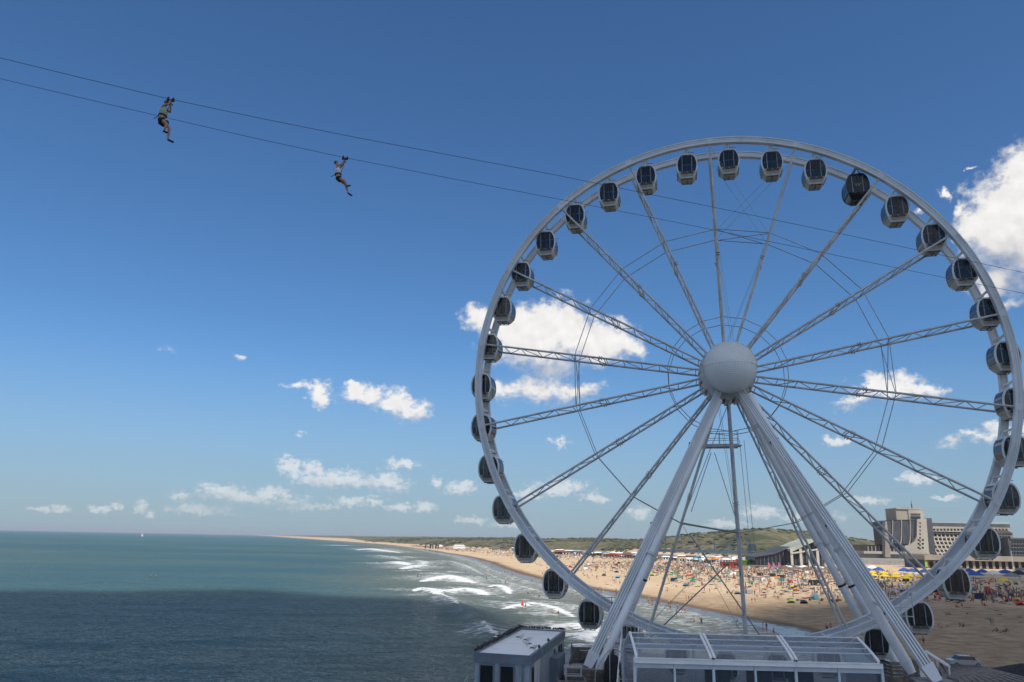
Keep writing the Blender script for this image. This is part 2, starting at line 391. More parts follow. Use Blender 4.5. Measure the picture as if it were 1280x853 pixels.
def attr(T, name):
    n = T.n('ShaderNodeAttribute'); n.attribute_name = name; return n.outputs['Fac']
def sand_material():
    m = bpy.data.materials.new('sand_and_dune_grass'); m.use_nodes = True; T = NT(m.node_tree); b = m.node_tree.nodes['Principled BSDF']
    pos = T.n('ShaderNodeNewGeometry').outputs['Position']
    big = T.noise(pos, .03, 5, .6); mid = T.noise(pos, .35, 5, .65); fine = T.noise(pos, 2.2, 4, .7)
    sand = T.mix(T.ss(big, .35, .65), (.55, .39, .24), (.63, .47, .30))
    sand = T.mix(T.m('MULTIPLY', T.ss(mid, .45, .7), .35), sand, (.34, .24, .145))
    sand = T.mix(T.m('MULTIPLY', T.ss(fine, .5, .75), .25), sand, (.62, .48, .33))
    wet = attr(T, 'wet'); wet_shade_n = T.m('ADD', wet, T.m('MULTIPLY', T.m('SUBTRACT', mid, .5), .5), clamp=True)
    sand = T.mix(T.ss(wet_shade_n, .2, .8), sand, (.15, .094, .048))  # one dark tone for the wet edge and the shade put into near sand
    veg = attr(T, 'veg')
    v1 = T.noise(pos, .022, 6, .65); v2 = T.noise(pos, .13, 6, .7)
    grass = T.mix(T.ss(v2, .35, .65), (.075, .078, .040), (.20, .170, .095))
    grass = T.mix(T.ss(v1, .45, .65), grass, (.055, .065, .032))
    bare = T.m('MULTIPLY', T.ss(T.m('ADD', v1, T.m('MULTIPLY', v2, .6)), .74, .66), .0)
    gm = T.ss(T.m('ADD', veg, T.m('MULTIPLY', T.m('SUBTRACT', v2, .5), .9)), .35, .6)
    c = T.mix(gm, sand, grass)
    sp_ = T.ss(T.m('ADD', T.noise(pos, .05, 6, .7), 0), .62, .70)
    c = T.mix(T.m('MULTIPLY', T.m('MULTIPLY', sp_, gm), .75), c, (.40, .31, .20))
    T.link(c, b.inputs['Base Color'])
    T.put(b.inputs['Roughness'], T.ss(wet_shade_n, .72, 1.0, .95, .16)); b.inputs['Specular IOR Level'].default_value = .35
    bn = T.n('ShaderNodeBump'); bn.inputs['Strength'].default_value = .8; bn.inputs['Distance'].default_value = .25
    hgt = T.m('MULTIPLY', T.m('ADD', T.noise(pos, .9, 5, .65), T.m('MULTIPLY', T.m('MULTIPLY', v2, gm), 6)), T.ss(wet_shade_n, .6, .95, 1, .03))
    T.link(hgt, bn.inputs['Height']); T.link(bn.outputs[0], b.inputs['Normal'])
    return m
dcol = np.concatenate([[-400, -150, -60, -30], np.arange(-16, 60, 1.6), np.arange(60, 330, 4.), np.arange(330, 900, 8.), np.geomspace(900, 9000, 24)])
yrow = np.concatenate([[-400, -100, 0, 40], np.geomspace(70, 12000, 560), [20000, 50000]])
DX, YY = np.meshgrid(dcol, yrow); XX = np.interp(YY, SHY, SHX)+DX
ZZ = th(XX, YY)
ddv = XX-np.interp(YY, FTY, FTX)
veg = np.clip(smooth(4, 40, ddv), 0, 1)*(1-smooth(225, 285, XX)*(1-smooth(700, 760, YY)))
shade_tone = .56*(1-smooth(80, 150, DX+14*fbm(XX/40, YY/40, 4, 22)))*smooth(340, 190, YY); wet = 1-smooth(3, 22, DX+4*fbm(XX/25, YY/25, 4, 21))  # near sand's colour darkened to carry the cloud's shade; wet edge is separate
wet = np.maximum(np.where(DX < 0, 1, wet), shade_tone)
# tidal pool left behind by the tide
pool = gp(632, 704); 
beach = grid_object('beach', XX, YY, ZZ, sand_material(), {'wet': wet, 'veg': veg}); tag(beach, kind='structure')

# breakers: crest lines seen from the pier (px), half width of the foam in metres, height
BREAKERS = [
 ([(519, 738), (528, 736.5), (540, 738), (552, 744)], 5.0, 1.0, 1.0), ([(552, 744), (563, 750), (574, 757)], 1.6, 1.0, .85),
 ([(574, 757), (592, 766), (602, 777)], .1, 1.1, 0.0), ([(602, 777), (610, 788), (620, 796)], 1.3, 1.0, .8),
 ([(546, 741), (562, 738), (580, 736), (597, 739), (609, 743)], 6.0, .7, 1.0),
 ([(530, 726), (548, 722), (562, 720), (578, 725), (592, 729)], 9., .7, 1.0), ([(566, 727), (590, 729), (606, 731)], 3., .3, .5),
 ([(491, 702), (500, 703), (508, 706)], 12, .8, 1.0), ([(503, 711), (520, 707), (535, 706)], 9, .6, .9), ([(512, 712), (526, 713)], 6, .5, .8), ([(520, 700), (531, 702), (527, 706)], 8, .4, .7),
 ([(611, 733), (624, 731), (632, 735), (637, 741)], 4.0, .4, .9), ([(598, 728), (612, 732)], 2.5, .3, .5),
 ([(630, 760), (648, 756), (665, 754), (690, 758), (716, 769)], 4.2, .5, .95), ([(640, 765), (680, 764), (705, 770)], 2.4, .2, .6),
 ([(690, 784), (704, 781), (720, 780), (738, 785), (748, 795)], 4.2, .6, 1.0), ([(700, 793), (725, 792), (740, 800)], 5.5, .3, .9), ([(715, 803), (736, 806)], 4., .2, .8),
 ([(446, 687.5), (464, 686), (484, 689), (500, 691)], 16, .7, .9), ([(414, 681), (428, 682), (436, 682)], 22, .6, .8), ([(470, 685), (492, 686)], 14, .5, .6), ([(438, 684.5), (452, 684.8)], 18, .4, .6),
 ([(505, 695), (516, 697)], 9, .4, .6), ([(548, 700), (560, 702)], 6, .3, .5), ([(560, 713), (580, 716)], 5, .3, .5), ([(600, 748), (625, 752), (640, 752)], 1.2, .2, .45),
 ([(655, 740), (685, 746), (720, 748)], 1.2, .1, .5), ([(740, 752), (770, 757), (800, 762)], .9, .1, .5), ([(790, 762), (830, 770), (870, 782), (905, 792)], .8, .05, .5), ([(845, 764), (880, 775), (930, 786)], .6, .03, .55), ([(810, 778), (850, 786), (880, 796)], .7, .04, .45),
 ([(700, 772), (735, 776), (765, 780)], 1.4, .1, .5), ([(600, 712), (630, 726), (668, 737), (705, 745)], 1.6, .25, .62), ([(560, 700), (585, 708), (603, 718)], 3.0, .3, .6), ([(640, 747), (690, 752), (740, 760), (780, 768)], 1.3, .2, .6), ([(556, 732), (588, 734), (616, 742), (640, 748)], 1.5, .3, .55), ([(740, 770), (790, 782), (835, 797)], 1.1, .1, .55), ([(520, 716), (545, 716), (566, 719)], 4.0, .4, .65), ([(466, 693), (488, 696), (505, 700)], 8, .4, .6), ([(585, 712), (600, 716), (612, 719)], 2.2, .2, .4),
]
def seg_dist(X, Y, pts):
    best = np.full(X.shape, 1e9); along = np.zeros(X.shape); side = np.zeros(X.shape)
    n = len(pts)-1
    for i, (a, b) in enumerate(zip(pts[:-1], pts[1:])):
        e = b-a; L2 = e@e; t = np.clip(((X-a[0])*e[0]+(Y-a[1])*e[1])/L2, 0, 1)
        dx = X-a[0]-t*e[0]; dy = Y-a[1]-t*e[1]; dd = np.hypot(dx, dy)
        s = np.sign(e[0]*dy-e[1]*dx); k = dd < best
        best[k] = dd[k]; along[k] = (i+t[k])/n; side[k] = s[k]
    return best, along, side
def sea_material():
    m = bpy.data.materials.new('sea_water'); m.use_nodes = True; T = NT(m.node_tree); b = m.node_tree.nodes['Principled BSDF']
    pos = T.n('ShaderNodeNewGeometry').outputs['Position']
    big = T.noise(T.v('MULTIPLY', pos, (.6, 1, 1)), .006, 4, .6); shallow = attr(T, 'shallow'); foam = attr(T, 'foam')
    c = T.mix(T.ss(big, .35, .68), (.042, .112, .142), (.085, .148, .145))
    c = T.mix(T.ss(T.v('LENGTH', pos), 500, 3500), c, (.034, .122, .148))
    c = T.mix(T.ss(T.m('ADD', shallow, T.m('MULTIPLY', T.m('SUBTRACT', big, .5), .5)), .1, .95), c, (.150, .165, .135))
    st = T.v('MULTIPLY', pos, (.6, 1, 1))
    f1 = T.noise(st, .55, 6, .68, dist=.6); f2 = T.noise(st, 1.9, 4, .6)
    fm = T.m('ADD', T.m('MULTIPLY', T.m('SUBTRACT', f1, .5), 1.5), T.m('MULTIPLY', T.m('SUBTRACT', f2, .5), .6))
    vo = T.n('ShaderNodeTexVoronoi', feature='DISTANCE_TO_EDGE'); vo.inputs['Scale'].default_value = .38
    dw = T.n('ShaderNodeVectorMath', operation='SCALE'); T.link(T.v('SUBTRACT', T.noise(st, .5, 3, .6, 'Color'), (.5, .5, .5)), dw.inputs[0]); dw.inputs['Scale'].default_value = 3.0
    T.link(T.v('ADD', st, dw.outputs[0]), vo.inputs['Vector'])
    lace = T.m('MULTIPLY', T.ss(vo.outputs['Distance'], .17, .02), T.ss(T.m('ADD', attr(T, 'lace'), T.m('MULTIPLY', T.m('SUBTRACT', f1, .5), 1.6)), .25, .9))
    fmask = T.m('MULTIPLY', T.ss(T.m('ADD', foam, T.m('MULTIPLY', fm, 1.5)), .38, .82), T.ss(foam, .02, .3))
    fmask = T.m('MAXIMUM', fmask, T.m('MULTIPLY', lace, .75))
    c = T.mix(T.m('MULTIPLY', fmask, .95), c, (.80, .80, .78))
    # ripples: chop of several sizes, longer along the crests
    ro = T.n('ShaderNodeVectorRotate'); ro.inputs['Angle'].default_value = .35; ro.rotation_type = 'Z_AXIS'; T.link(pos, ro.inputs['Vector'])
    st1 = T.v('MULTIPLY', ro.outputs[0], (.85, 1.1, 1))
    h = T.m('ADD', T.m('ADD', T.m('MULTIPLY', T.noise(st1, .11, 2, .5), 1.5), T.m('MULTIPLY', T.noise(st1, .34, 3, .62), 1.35)), T.m('MULTIPLY', T.noise(st1, .9, 3, .6), .22))
    bn = T.n('ShaderNodeBump'); bn.inputs['Distance'].default_value = 1.7
    dist = T.v('LENGTH', pos); T.put(bn.inputs['Strength'], T.m('MULTIPLY', T.ss(dist, 150, 2500, 1.0, .45), T.ss(shallow, .6, 1.0, 1, .25)))
    T.link(h, bn.inputs['Height'])
    # water body scatters light back diffusely; the broken surface mirrors the sky less at grazing angles than a flat one
    m.node_tree.nodes.remove(b); out = m.node_tree.nodes['Material Output']
    df = T.n('ShaderNodeBsdfDiffuse'); T.link(c, df.inputs[0]); T.link(bn.outputs[0], df.inputs['Normal'])
    gl = T.n('ShaderNodeBsdfGlossy'); gl.inputs['Roughness'].default_value = .07; T.link(bn.outputs[0], gl.inputs['Normal'])
    fr = T.n('ShaderNodeFresnel'); fr.inputs[0].default_value = 1.333; T.link(bn.outputs[0], fr.inputs['Normal'])
    k = T.m('MULTIPLY', T.m('MINIMUM', T.m('MULTIPLY', fr.outputs[0], T.ss(dist, 120, 1500, .50, .40)), T.ss(dist, 120, 1500, .42, .22)), T.m('SUBTRACT', 1.0, fmask))
    mx = T.n('ShaderNodeMixShader'); T.link(k, mx.inputs[0]); T.link(df.outputs[0], mx.inputs[1]); T.link(gl.outputs[0], mx.inputs[2]); T.link(mx.outputs[0], out.inputs[0])
    return m
xs_ = np.concatenate([-np.geomspace(45000, 75, 170), np.arange(-74, 62, .85), [66, 75, 90]])
ys_ = np.concatenate([[-400, -100, 0, 40], np.geomspace(60, 1100, 640), np.geomspace(1110, 45000, 130)])
SX, SY = np.meshgrid(xs_, ys_)
dsh = SX-np.interp(SY, SHY, SHX)
SX2 = np.where(dsh > 40, np.interp(SY, SHY, SHX)+40, SX)       # stop just inside the sand
amp = smooth(-2, -40, dsh)
SZ = .22*fbm(SX/14, SY/9, 4, 31)*amp*smooth(900, 250, SY)*smooth(-260, -60, SX)+.0
foam = np.zeros(SX.shape); lace = np.zeros(SX.shape)
for pts, wd, hg, fs in BREAKERS:
    P = [atZ(x, y, .4)[:2] for x, y in pts]
    lo = np.min(P, 0)-40; hi = np.max(P, 0)+40
    k = (SX > lo[0]) & (SX < hi[0]) & (SY > lo[1]) & (SY < hi[1])
    if not k.any(): continue
    dd, al, si = seg_dist(SX[k], SY[k], P)
    end = np.sqrt(np.clip(np.sin(np.pi*np.clip(al*.94+.03, 0, 1)), 0, 1))
    hw = max(1.5, wd*.35) if hg < .9 else 2.0
    SZ[k] += hg*end*np.exp(-(dd/(hw+.9))**2)
    # foam trails to the seaward side of the crest
    w_ = wd*(1+.5*fbm(SX[k]/7, SY[k]/7, 3, 41))*end+1e-3
    foam[k] = np.maximum(foam[k], fs*np.clip(1.08-(dd/w_)**1.1, 0, 1))
    lace[k] = np.maximum(lace[k], (.35+.55*fs)*end*np.exp(-(dd/(2.4*wd+3.))**2)) if fs > .2 else lace[k]
# thin wash along the edge of the sand
wash = np.exp(-((dsh+2.5+3*fbm(SX/16, SY/16, 4, 51))/1.1)**2)*.42*(SY < 900)
foam = np.maximum(foam, np.where(SX < 60, wash, 0))
lace = np.maximum(lace, np.where(SX < 60, .62*smooth(-26, -3, dsh)*(SY < 1200), 0))
shallow = np.clip(smooth(-170, 0, dsh)**1.7, 0, 1)
sea = grid_object('sea', SX2, SY, SZ, sea_material(), {'foam': foam, 'shallow': shallow, 'lace': lace}); tag(sea, kind='structure')

# dune scrub: low bushes beyond counting
def dune_scrub():
    mb = MB(); n = 0
    pts = []
    while n < 2600:
        y = math.exp(random.uniform(math.log(620), math.log(2400))); x = np.interp(y, FTY, FTX)+random.uniform(12, 330)
        if x > 225 and y < 770: continue
        if fbm(np.array(x/60), np.array(y/60), 3, 77) < -.05: continue
        pts.append((x, y)); n += 1
    pts = np.array(pts); zz = th(pts[:, 0], pts[:, 1])
    for (x, y), z in zip(pts, zz):
        s = random.uniform(.8, 2.3)*(1+.25*(y > 1200)); mb.blob((x, y, z+s*.15), (s*1.5, s*1.3, s*.55), 1, .5, random.randrange(3))
    ms = [mat('scrub_%d' % i, c, .9, 0, .3, -.2) for i, c in enumerate([(.05, .058, .028), (.075, .078, .04), (.11, .10, .055)])]
    tag(mb.build('dune_scrub', ms), 'low dark green scrub covering the dunes', 'scrub', kind='stuff')
dune_scrub()

# the cloud overhead whose shade lies on the near water, the pier and the near sand
def shading_cloud():
    H = 1600.
    edge = [atZ(x, y, 0)[:2] for x, y in [(0, 734), (100, 737), (200, 734), (300, 736), (400, 742), (480, 746), (560, 748), (590, 757), (610, 783), (632, 803), (645, 835)]]+[atZ(x, y, 1)[:2] for x, y in [(700, 838), (800, 838), (880, 826), (905, 777), (935, 757), (1010, 749), (1052, 752), (1100, 736), (1180, 722), (1280, 718)]]
    edge = [np.array(e) for e in edge]
    outer = [np.array([-420, 190])]+edge+[np.array([430, 500]), np.array([520, 300]), np.array([420, 20]), np.array([150, -160]), np.array([-150, -170]), np.array([-400, -60])]
    # resample and add lumps
    pts = []
    for a, b in zip(outer, outer[1:]+outer[:1]):
        k = max(1, int(np.linalg.norm(b-a)/6))
        for i in range(k): pts.append(a+(b-a)*i/k)
    pts = np.array(pts); c = np.array([40., 60.])
    pts = pts+np.array([10, 15])*np.stack([fbm(pts[:, 0]/30, pts[:, 1]/30, 5, 61), fbm(pts[:, 0]/30, pts[:, 1]/30, 5, 62)], 1)
    sh = SUND[:2]/SUND[2]*H; n = len(pts)
    prof = [(1, 0), (.98, 2), (.95, 4), (.9, 7), (.86, 9), (.80, 10), (.75, 13), (.5, 16), (.2, 18), (0, 18)]; low = [(.97, -2), (.93, -4), (.86, -6), (.8, -6), (.4, -8), (0, -8)]
    V = []; rings = [(r, h) for r, h in low[::-1]]+prof
    for r, h in rings:
        q = c+(pts-c)*r; z = H+h+(2*fbm(q[:, 0]/30, q[:, 1]/30, 4, 63) if r < .97 else 0)
        V.append(np.stack([q[:, 0]+sh[0], q[:, 1]+sh[1], np.broadcast_to(z, (n,))], 1))
    mb = MB(); k = len(rings)
    mb.add(np.concatenate(V), [(i*n+j, i*n+(j+1) % n, (i+1)*n+(j+1) % n, (i+1)*n+j) for i in range(k-1) for j in range(n)])
    m = bpy.data.materials.new('cloud_white'); m.use_nodes = True; T = NT(m.node_tree); t = m.node_tree; t.nodes.clear()
    out = T.n('ShaderNodeOutputMaterial'); a = T.n('ShaderNodeBsdfDiffuse'); b = T.n('ShaderNodeBsdfTranslucent'); mx = T.n('ShaderNodeMixShader'); mx.inputs[0].default_value = .4
    a.inputs[0].default_value = (.9, .9, .9, 1); b.inputs[0].default_value = (.9, .9, .9, 1)
    T.link(a.outputs[0], mx.inputs[1]); T.link(b.outputs[0], mx.inputs[2])
    # wispy rim: the cloud thins out and breaks up towards its edge
    tr = T.n('ShaderNodeBsdfTransparent'); mt = T.n('ShaderNodeMixShader'); ps = T.n('ShaderNodeNewGeometry').outputs['Position']
    T.put(mt.inputs[0], T.ss(T.m('ADD', attr(T, 'core'), T.m('MULTIPLY', T.m('SUBTRACT', T.noise(ps, .03, 6, .64), .5), 3.4)), .15, .85)); T.link(tr.outputs[0], mt.inputs[1]); T.link(mx.outputs[0], mt.inputs[2]); T.link(mt.outputs[0], out.inputs[0])
    co = mb.build('cloud', m, smooth=60); at = co.data.attributes.new('core', 'FLOAT', 'POINT')
    at.data.foreach_set('value', np.repeat([float(np.interp(r, [.72, .86, 1.0], [1.9, .95, 0])) for r, h in rings], n).astype(np.float32))
    tag(co, 'white cumulus cloud high above the pier that shades the near water', 'cloud')
shading_cloud()
# ------------------------------------------------------------------ ferris wheel
C = np.array([16.88, 57.667, 12.961+CAMZ]); PSI = -.2298; TH = -1.1444
AX = np.array([math.cos(PSI), math.sin(PSI), 0]); NN = np.array([math.sin(PSI), -math.cos(PSI), 0]); KZ = np.array([0, 0, 1.])
DECK = 6.2; WR = 2.45; RR = 20.15
def W(lat, z, w): return C+lat*AX+z*KZ-w*NN
def WA(deg, r, w): a = R_(deg); return W(r*math.sin(a), r*math.cos(a), w)
def onw(px, py, w):
    d = ray(px, py); P0 = C-NN*w; k = ((P0-CAM)@NN)/(d@NN); P = CAM+d*k; q = P-P0; return q@AX, q[2], P

def ferris_wheel():
    root = empty('ferris_wheel', tuple(W(0, DECK-C[2], 1)))
    tag(root, 'giant pale grey ferris wheel with lattice spokes and ribbed support legs on the pier', 'ferris wheel')
    sec = [(-.26, -.22), (-.18, -.22), (-.165, -.165), (.165, -.165), (.18, -.22), (.27, -.22), (.27, .22), (.18, .22), (.165, .165), (-.165, .165), (-.18, .22), (-.26, .22)]
    for name, w in (('front_rim', 0), ('rear_rim', WR+.1)):
        mb = MB(); mb.ring([(RR+r, h) for r, h in sec], C-NN*w, -NN, 180); rim = mb.build(name, M['rim'], root, 40)
        for k in range(18):                                      # bolted joint plates
            mb = MB(); a = TH+20*k; t = nrm(WA(a+1, RR, w)-WA(a-1, RR, w)); rd = nrm(WA(a, RR, w)-WA(0, 0, w))
            mb.box(WA(a, RR-.02, w), (.5, .40, .50), np.stack([t, -NN, rd], 1)); mb.build('joint_plate', M['rim'], rim)
    mb = MB()
    for i in range(1080):                                        # rows of small lamps on the front rim
        a = i/3
        mb.box(WA(a, RR, -.17), (.07, .03, .07), np.stack([nrm(WA(a+.1, RR, 0)-WA(a, RR, 0)), -NN, nrm(WA(a, RR, 0)-C)], 1))
    tag(mb.build('rim_lamps', M['rail'], root), kind='stuff')
    for k in range(36):                                          # axle beam under which each gondola swings
        a = TH+5-.35+10*k-.3
        a = TH+4.35+10*k
        mb = MB(); mb.tube(WA(a, RR-.1, -.1), WA(a, RR-.1, WR+.2), .085, n=10); mb.box(WA(a, RR-.1, .12), (.3, .14, .34), PSI); mb.box(WA(a, RR-.1, WR-.02), (.3, .14, .34), PSI)
        mb.build('gondola_axle', M['rim'], root, 40)
    # spokes
    for k in range(18):
        a = TH+20*k; rad = nrm(WA(a, 1, 0)-C)
        sp0 = MB(); sp0.tube(WA(a, 1.9, .05), WA(a, RR-.25, 0), .085, n=8); f = sp0.build('spoke', M['spoke'], root, 50)
        mb = MB(); mb.tube(WA(a, 1.9, WR-.1), WA(a, RR-.2, WR), .085, n=8); mb.build('rear_chord', M['spoke'], f, 50)
        mb = MB(); nb = 11; r0, r1 = 2.4, 18.2
        for i in range(nb):
            ra = r0+(r1-r0)*i/nb; rb = r0+(r1-r0)*(i+1)/nb
            mb.tube(WA(a, ra, 0), WA(a, ra, WR), .035, n=5)
            if i % 2 == 0: mb.tube(WA(a, ra, 0), WA(a, rb, WR), .035, n=5)
            else: mb.tube(WA(a, ra, WR), WA(a, rb, 0), .035, n=5)
        mb.tube(WA(a, r1, 0), WA(a, r1, WR), .035, n=5); mb.build('lattice', M['spoke'], f, 50)
        for rj in (7.6, 10.0):                                   # flanged joints
            if rj == 7.6: continue
            for w in (0, WR):
                mb = MB()
                for o in (-.09, .09): mb.tube(WA(a, rj+o-.03, w), WA(a, rj+o+.03, w), .17, n=10)
                mb.build('flange', M['spoke'], f, 40)
            mb = MB(); mb.tube(WA(a, rj-.25, 0), WA(a, rj-.25, WR), .04, n=5); mb.tube(WA(a, rj+.25, 0), WA(a, rj+.25, WR), .04, n=5); mb.build('cross_tube', M['spoke'], f, 50)
        # rings of ties between neighbouring spokes
        for rr, th_ in ((12.15, .032), (4.6, .03)):
            for w in (.0, WR):
                mb = MB(); mb.tube(WA(a, rr, w), WA(a+20, rr, w), th_, n=6); mb.build('ring_tie', M['steel'], root, 60)
        if k in (0, 4, 9, 13):
            mb = MB(); mb.tube(WA(a, 12.1, 0), WA(a+20, 12.1, WR), .028, n=6); mb.tube(WA(a, 12.1, WR), WA(a+20, 12.1, 0), .028, n=6); mb.build('cross_tie', M['steel'], root, 60)
        if k in (0, 9):
            for w in (.2, WR-.2):
                mb = MB()
                for x, y in (((a, 12.1), (a+20, 19.8)), ((a+20, 12.1), (a, 19.8)), ((a, 12), (a+20, 2.2)), ((a+20, 12), (a, 2.2))): mb.tube(WA(x[0], x[1], w), WA(y[0], y[1], w), .014, n=5)
                mb.build('bracing_wire', M['steel'], root)
    # hub
    mb = MB(); mb.lathe([(0, -.35), (1.5, -.35), (2.05, -.15), (2.05, .25), (1.75, .3), (1.75, WR-.35), (2.05, WR-.3), (2.05, WR+.15), (1.4, WR+.3), (0, WR+.3)], C, -NN, 40)
    hub = mb.build('hub', M['spoke'], root, 35)
    for k in range(18):
        a = TH+20*k+10
        mb = MB(); rd = nrm(WA(a, 1, 0)-C); mb.lathe([(0, .03), (.3, .03), (.3, -.2)], WA(a, 1.76, WR/2), rd, 14); mb.build('hub_opening', M['darkmetal'], hub, 30)
        mb = MB(); mb.box(WA(a-10, 2.0, WR/2), (.5, WR+.4, .34), np.stack([nrm(np.cross(NN, WA(a-10, 1, 0)-C)), -NN, nrm(WA(a-10, 1, 0)-C)], 1)); mb.build('spoke_bracket', M['spoke'], hub)
    mb = MB(); mb.tube(W(.14, 0, -3.1), W(.0, 0, 5.4), .62, n=24); mb.build('axle', M['darkmetal'], root, 40)
    # dome: stack of stepped rings, seamed in the middle
    R0 = 1.97; prof = []
    nst = 34
    for i in range(nst):
        t0 = 2.35*(i/nst); t1 = 2.35*((i+1)/nst)
        r_, h_ = R0*math.sin(t0), R0*math.cos(t0); r2, h2 = R0*math.sin(t1), R0*math.cos(t1)
        prof += [(r_, h_), (r2*.2+r_*.8+.012, h_+.012), (r2*.86+r_*.14, h2*.86+h_*.14+.012)]
    prof = [(r, h) for r, h in prof]
    mb = MB(); mb.lathe([(0.001, R0)]+prof[1:], W(.14, .0, -2.0), NN, 72); dome = mb.build('hub_dome', M['dome'], root, 25)
    mb = MB()
    for s in (-1, 1):
        pts = [W(.14, 0, -2.0)+NN*(R0+.03)*math.cos(t)+AX*s*(R0+.03)*math.sin(t)+KZ*.0 for t in np.linspace(.02, 1.55, 14)]
        mb.path(pts, .022, 5)
    mb.build('seam', M['white'], dome)

    # --- front frame: two ribbed legs and a round tube behind each
    def ribs(wd):
        h = wd/2; P = []
        n = 4; st = wd/n; e = .26*st
        for i in range(n):
            x = -h+i*st
            P += [(x+.1*e, .10), (x+.3*e, .26), (x+st-e, .26), (x+st-.8*e, .10)]
        return P+[(h, .10), (h, -.32), (-h, -.32), (-h, .10)]
    for s, foot, top in ((-1, (735, 833), (892, 503)), (1, (1171, 851), (932, 498))):
        fl, fz, FP = onw(*foot, -5.2); P1 = FP; P0 = onw(*top, -1.5)[2]; P0 = P0+(P0-P1)*.055
        t = nrm(P1-P0); dep = nrm(NN-(NN@t)*t); side = np.cross(t, dep)
        leg = MB().extrude(ribs(.52 if s > 0 else .48)[::-1], P0, P1-t*1.0, side, dep, k=1.35).build('support_leg', M['leg'], root, 25)
        mb = MB(); A = P1-t*1.0; sec4 = [(-.40, -.46), (.40, -.46), (.40, .37), (-.40, .37)]
        mb.extrude(sec4, A, P1+t*.05, side, dep, k=.72); mb.build('foot_shoe', M['legtube'], leg)
        for q in (.22, .52, .8):                                 # joint bands with bolts
            B = P0+(P1-P0)*q; mb = MB(); kk = 1+.22*q
            mb.extrude([(-.29*kk, -.42*kk), (.29*kk, -.42*kk), (.29*kk, -.27*kk), (-.29*kk, -.27*kk)], B-t*.12, B+t*.12, side, dep)
            for u in (-.5, .5): mb.tube(B+side*u*.52*kk+dep*.0, B+side*(u*.52*kk+.08*np.sign(u)), .07, n=8)
            mb.build('joint_band', M['darkmetal'], leg)
        # round tube behind it
        mbt = MB()
        if s > 0: T0 = onw(936, 493, -1.2)[2]; T1 = onw(1131, 826, -3.6)[2]
        else: T0 = onw(899, 500, -1.2)[2]; Q = onw(801.5, 718, -4.0)[2]; T1 = Q+(Q-T0)*(Q[2]-8.3)/(T0[2]-Q[2])
        mbt.tube(T0, T1, .27, .34 if s > 0 else .28, 20); tube = mbt.build('support_leg', M['legtube'], root, 40)
        mb = MB(); mb.tube(T1, T1+nrm(T1-T0)*.8, .38, .25, 12); mb.build('foot_shoe', M['legtube'], tube, 40)
        mb = MB(); B = T0+(T1-T0)*.62; tt = nrm(T1-T0); mb.tube(B-tt*.1, B+tt*.1, .40, n=20); mb.build('joint_band', M['rim'], tube, 40)
        # tie rods joining the two
        for q in (.22, .52, .8):
            mb = MB(); mb.tube(P0+(P1-P0)*q, T0+(T1-T0)*q, .09, n=8); mb.build('tie_rod', M['rim'], root)
    # --- rear frame: two round tubes on each side
    for pa, pb in (((961, 565), (1044.5, 718)), ((969, 565), (1056.7, 718)), ((868, 565), (803.5, 718)), ((871.5, 565), (807, 718))):
        A = onw(*pa, 4.9)[2]; B = onw(*pb, 5.8)[2]; t = nrm(B-A)
        T0 = A+t*(C[2]-1.0-A[2])/t[2]; T1 = A+t*(DECK+.2-A[2])/t[2]
        tube = MB().tube(T0, T1, .26, .31, 20).build('support_leg', M['legtube'], root, 40)
        for q in (.545, .69):
            P = T0+(T1-T0)*q; MB().tube(P-t*.08, P+t*.08, .38 if q < .6 else .325, n=20).build('joint_band', M['rim'] if q < .6 else M['darkmetal'], tube, 40)
    # service gallery below the hub, at the back
    def gallery(y0, pxa, pxb, w, depth, rail):
        la, za, A = onw(*pxa, w); lb, zb, B = onw(*pxb, w); B = W(lb, za, w)
        g = MB().beam(A, B, .18, .22).beam(A-NN*depth, B-NN*depth, .18, .22).build('service_gallery', M['rim'], root)
        mb = MB(); n = max(2, int(np.linalg.norm(B-A)/.55))
        for i in range(n+1):
            P = A+(B-A)*i/n; mb.beam(P, P-NN*depth, .5, .04)
        mb.build('walkway', M['spoke'], g)
        mb = MB(); n = max(2, int(np.linalg.norm(B-A)/1.2))
        for o in (0, depth):
            for i in range(n+1):
                P = A+(B-A)*i/n-NN*o; mb.tube(P, P+KZ*rail, .025, n=6)
            for h in (rail, rail*.5): mb.tube(A-NN*o+KZ*h, B-NN*o+KZ*h, .025, n=6)
        for P in (A, B):
            for h in (rail, rail*.5): mb.tube(P+KZ*h, P-NN*depth+KZ*h, .025, n=6)
        mb.build('guard_rail', M['rail'], g)
    gallery(0, (877, 557), (923, 551), 4.6, 1.3, 1.15)
    gallery(0, (812, 688), (935, 684), 6.4, 1.1, 1.15)
    # cables down the middle of the frame
    mb = MB()
    for dx in (-.2, .15): mb.tube(W(1.2+dx, -4.6, 5.2), W(1.6+dx, -13.0, 6.4), .02, n=5)
    mb.box(W(1.6, -13.2, 6.4), (.5, .4, .55)); mb.build('hoist_line', M['steel'], root)
    for a, b in (((889, 566), (864, 640)), ((893, 566), (926, 668))):
        mb = MB(); mb.tube(onw(*a, 4.8)[2], onw(*b, 6.2)[2], .03, n=5); mb.build('stay_wire', M['steel'], root)
    for a, b in (((862, 668), (951, 796)), ((910, 705), (800, 810))):
        mb = MB(); mb.tube(onw(*a, 6.6)[2], onw(*b, 6.9)[2], .06, n=6); mb.build('stay_wire', M['steel'], root)
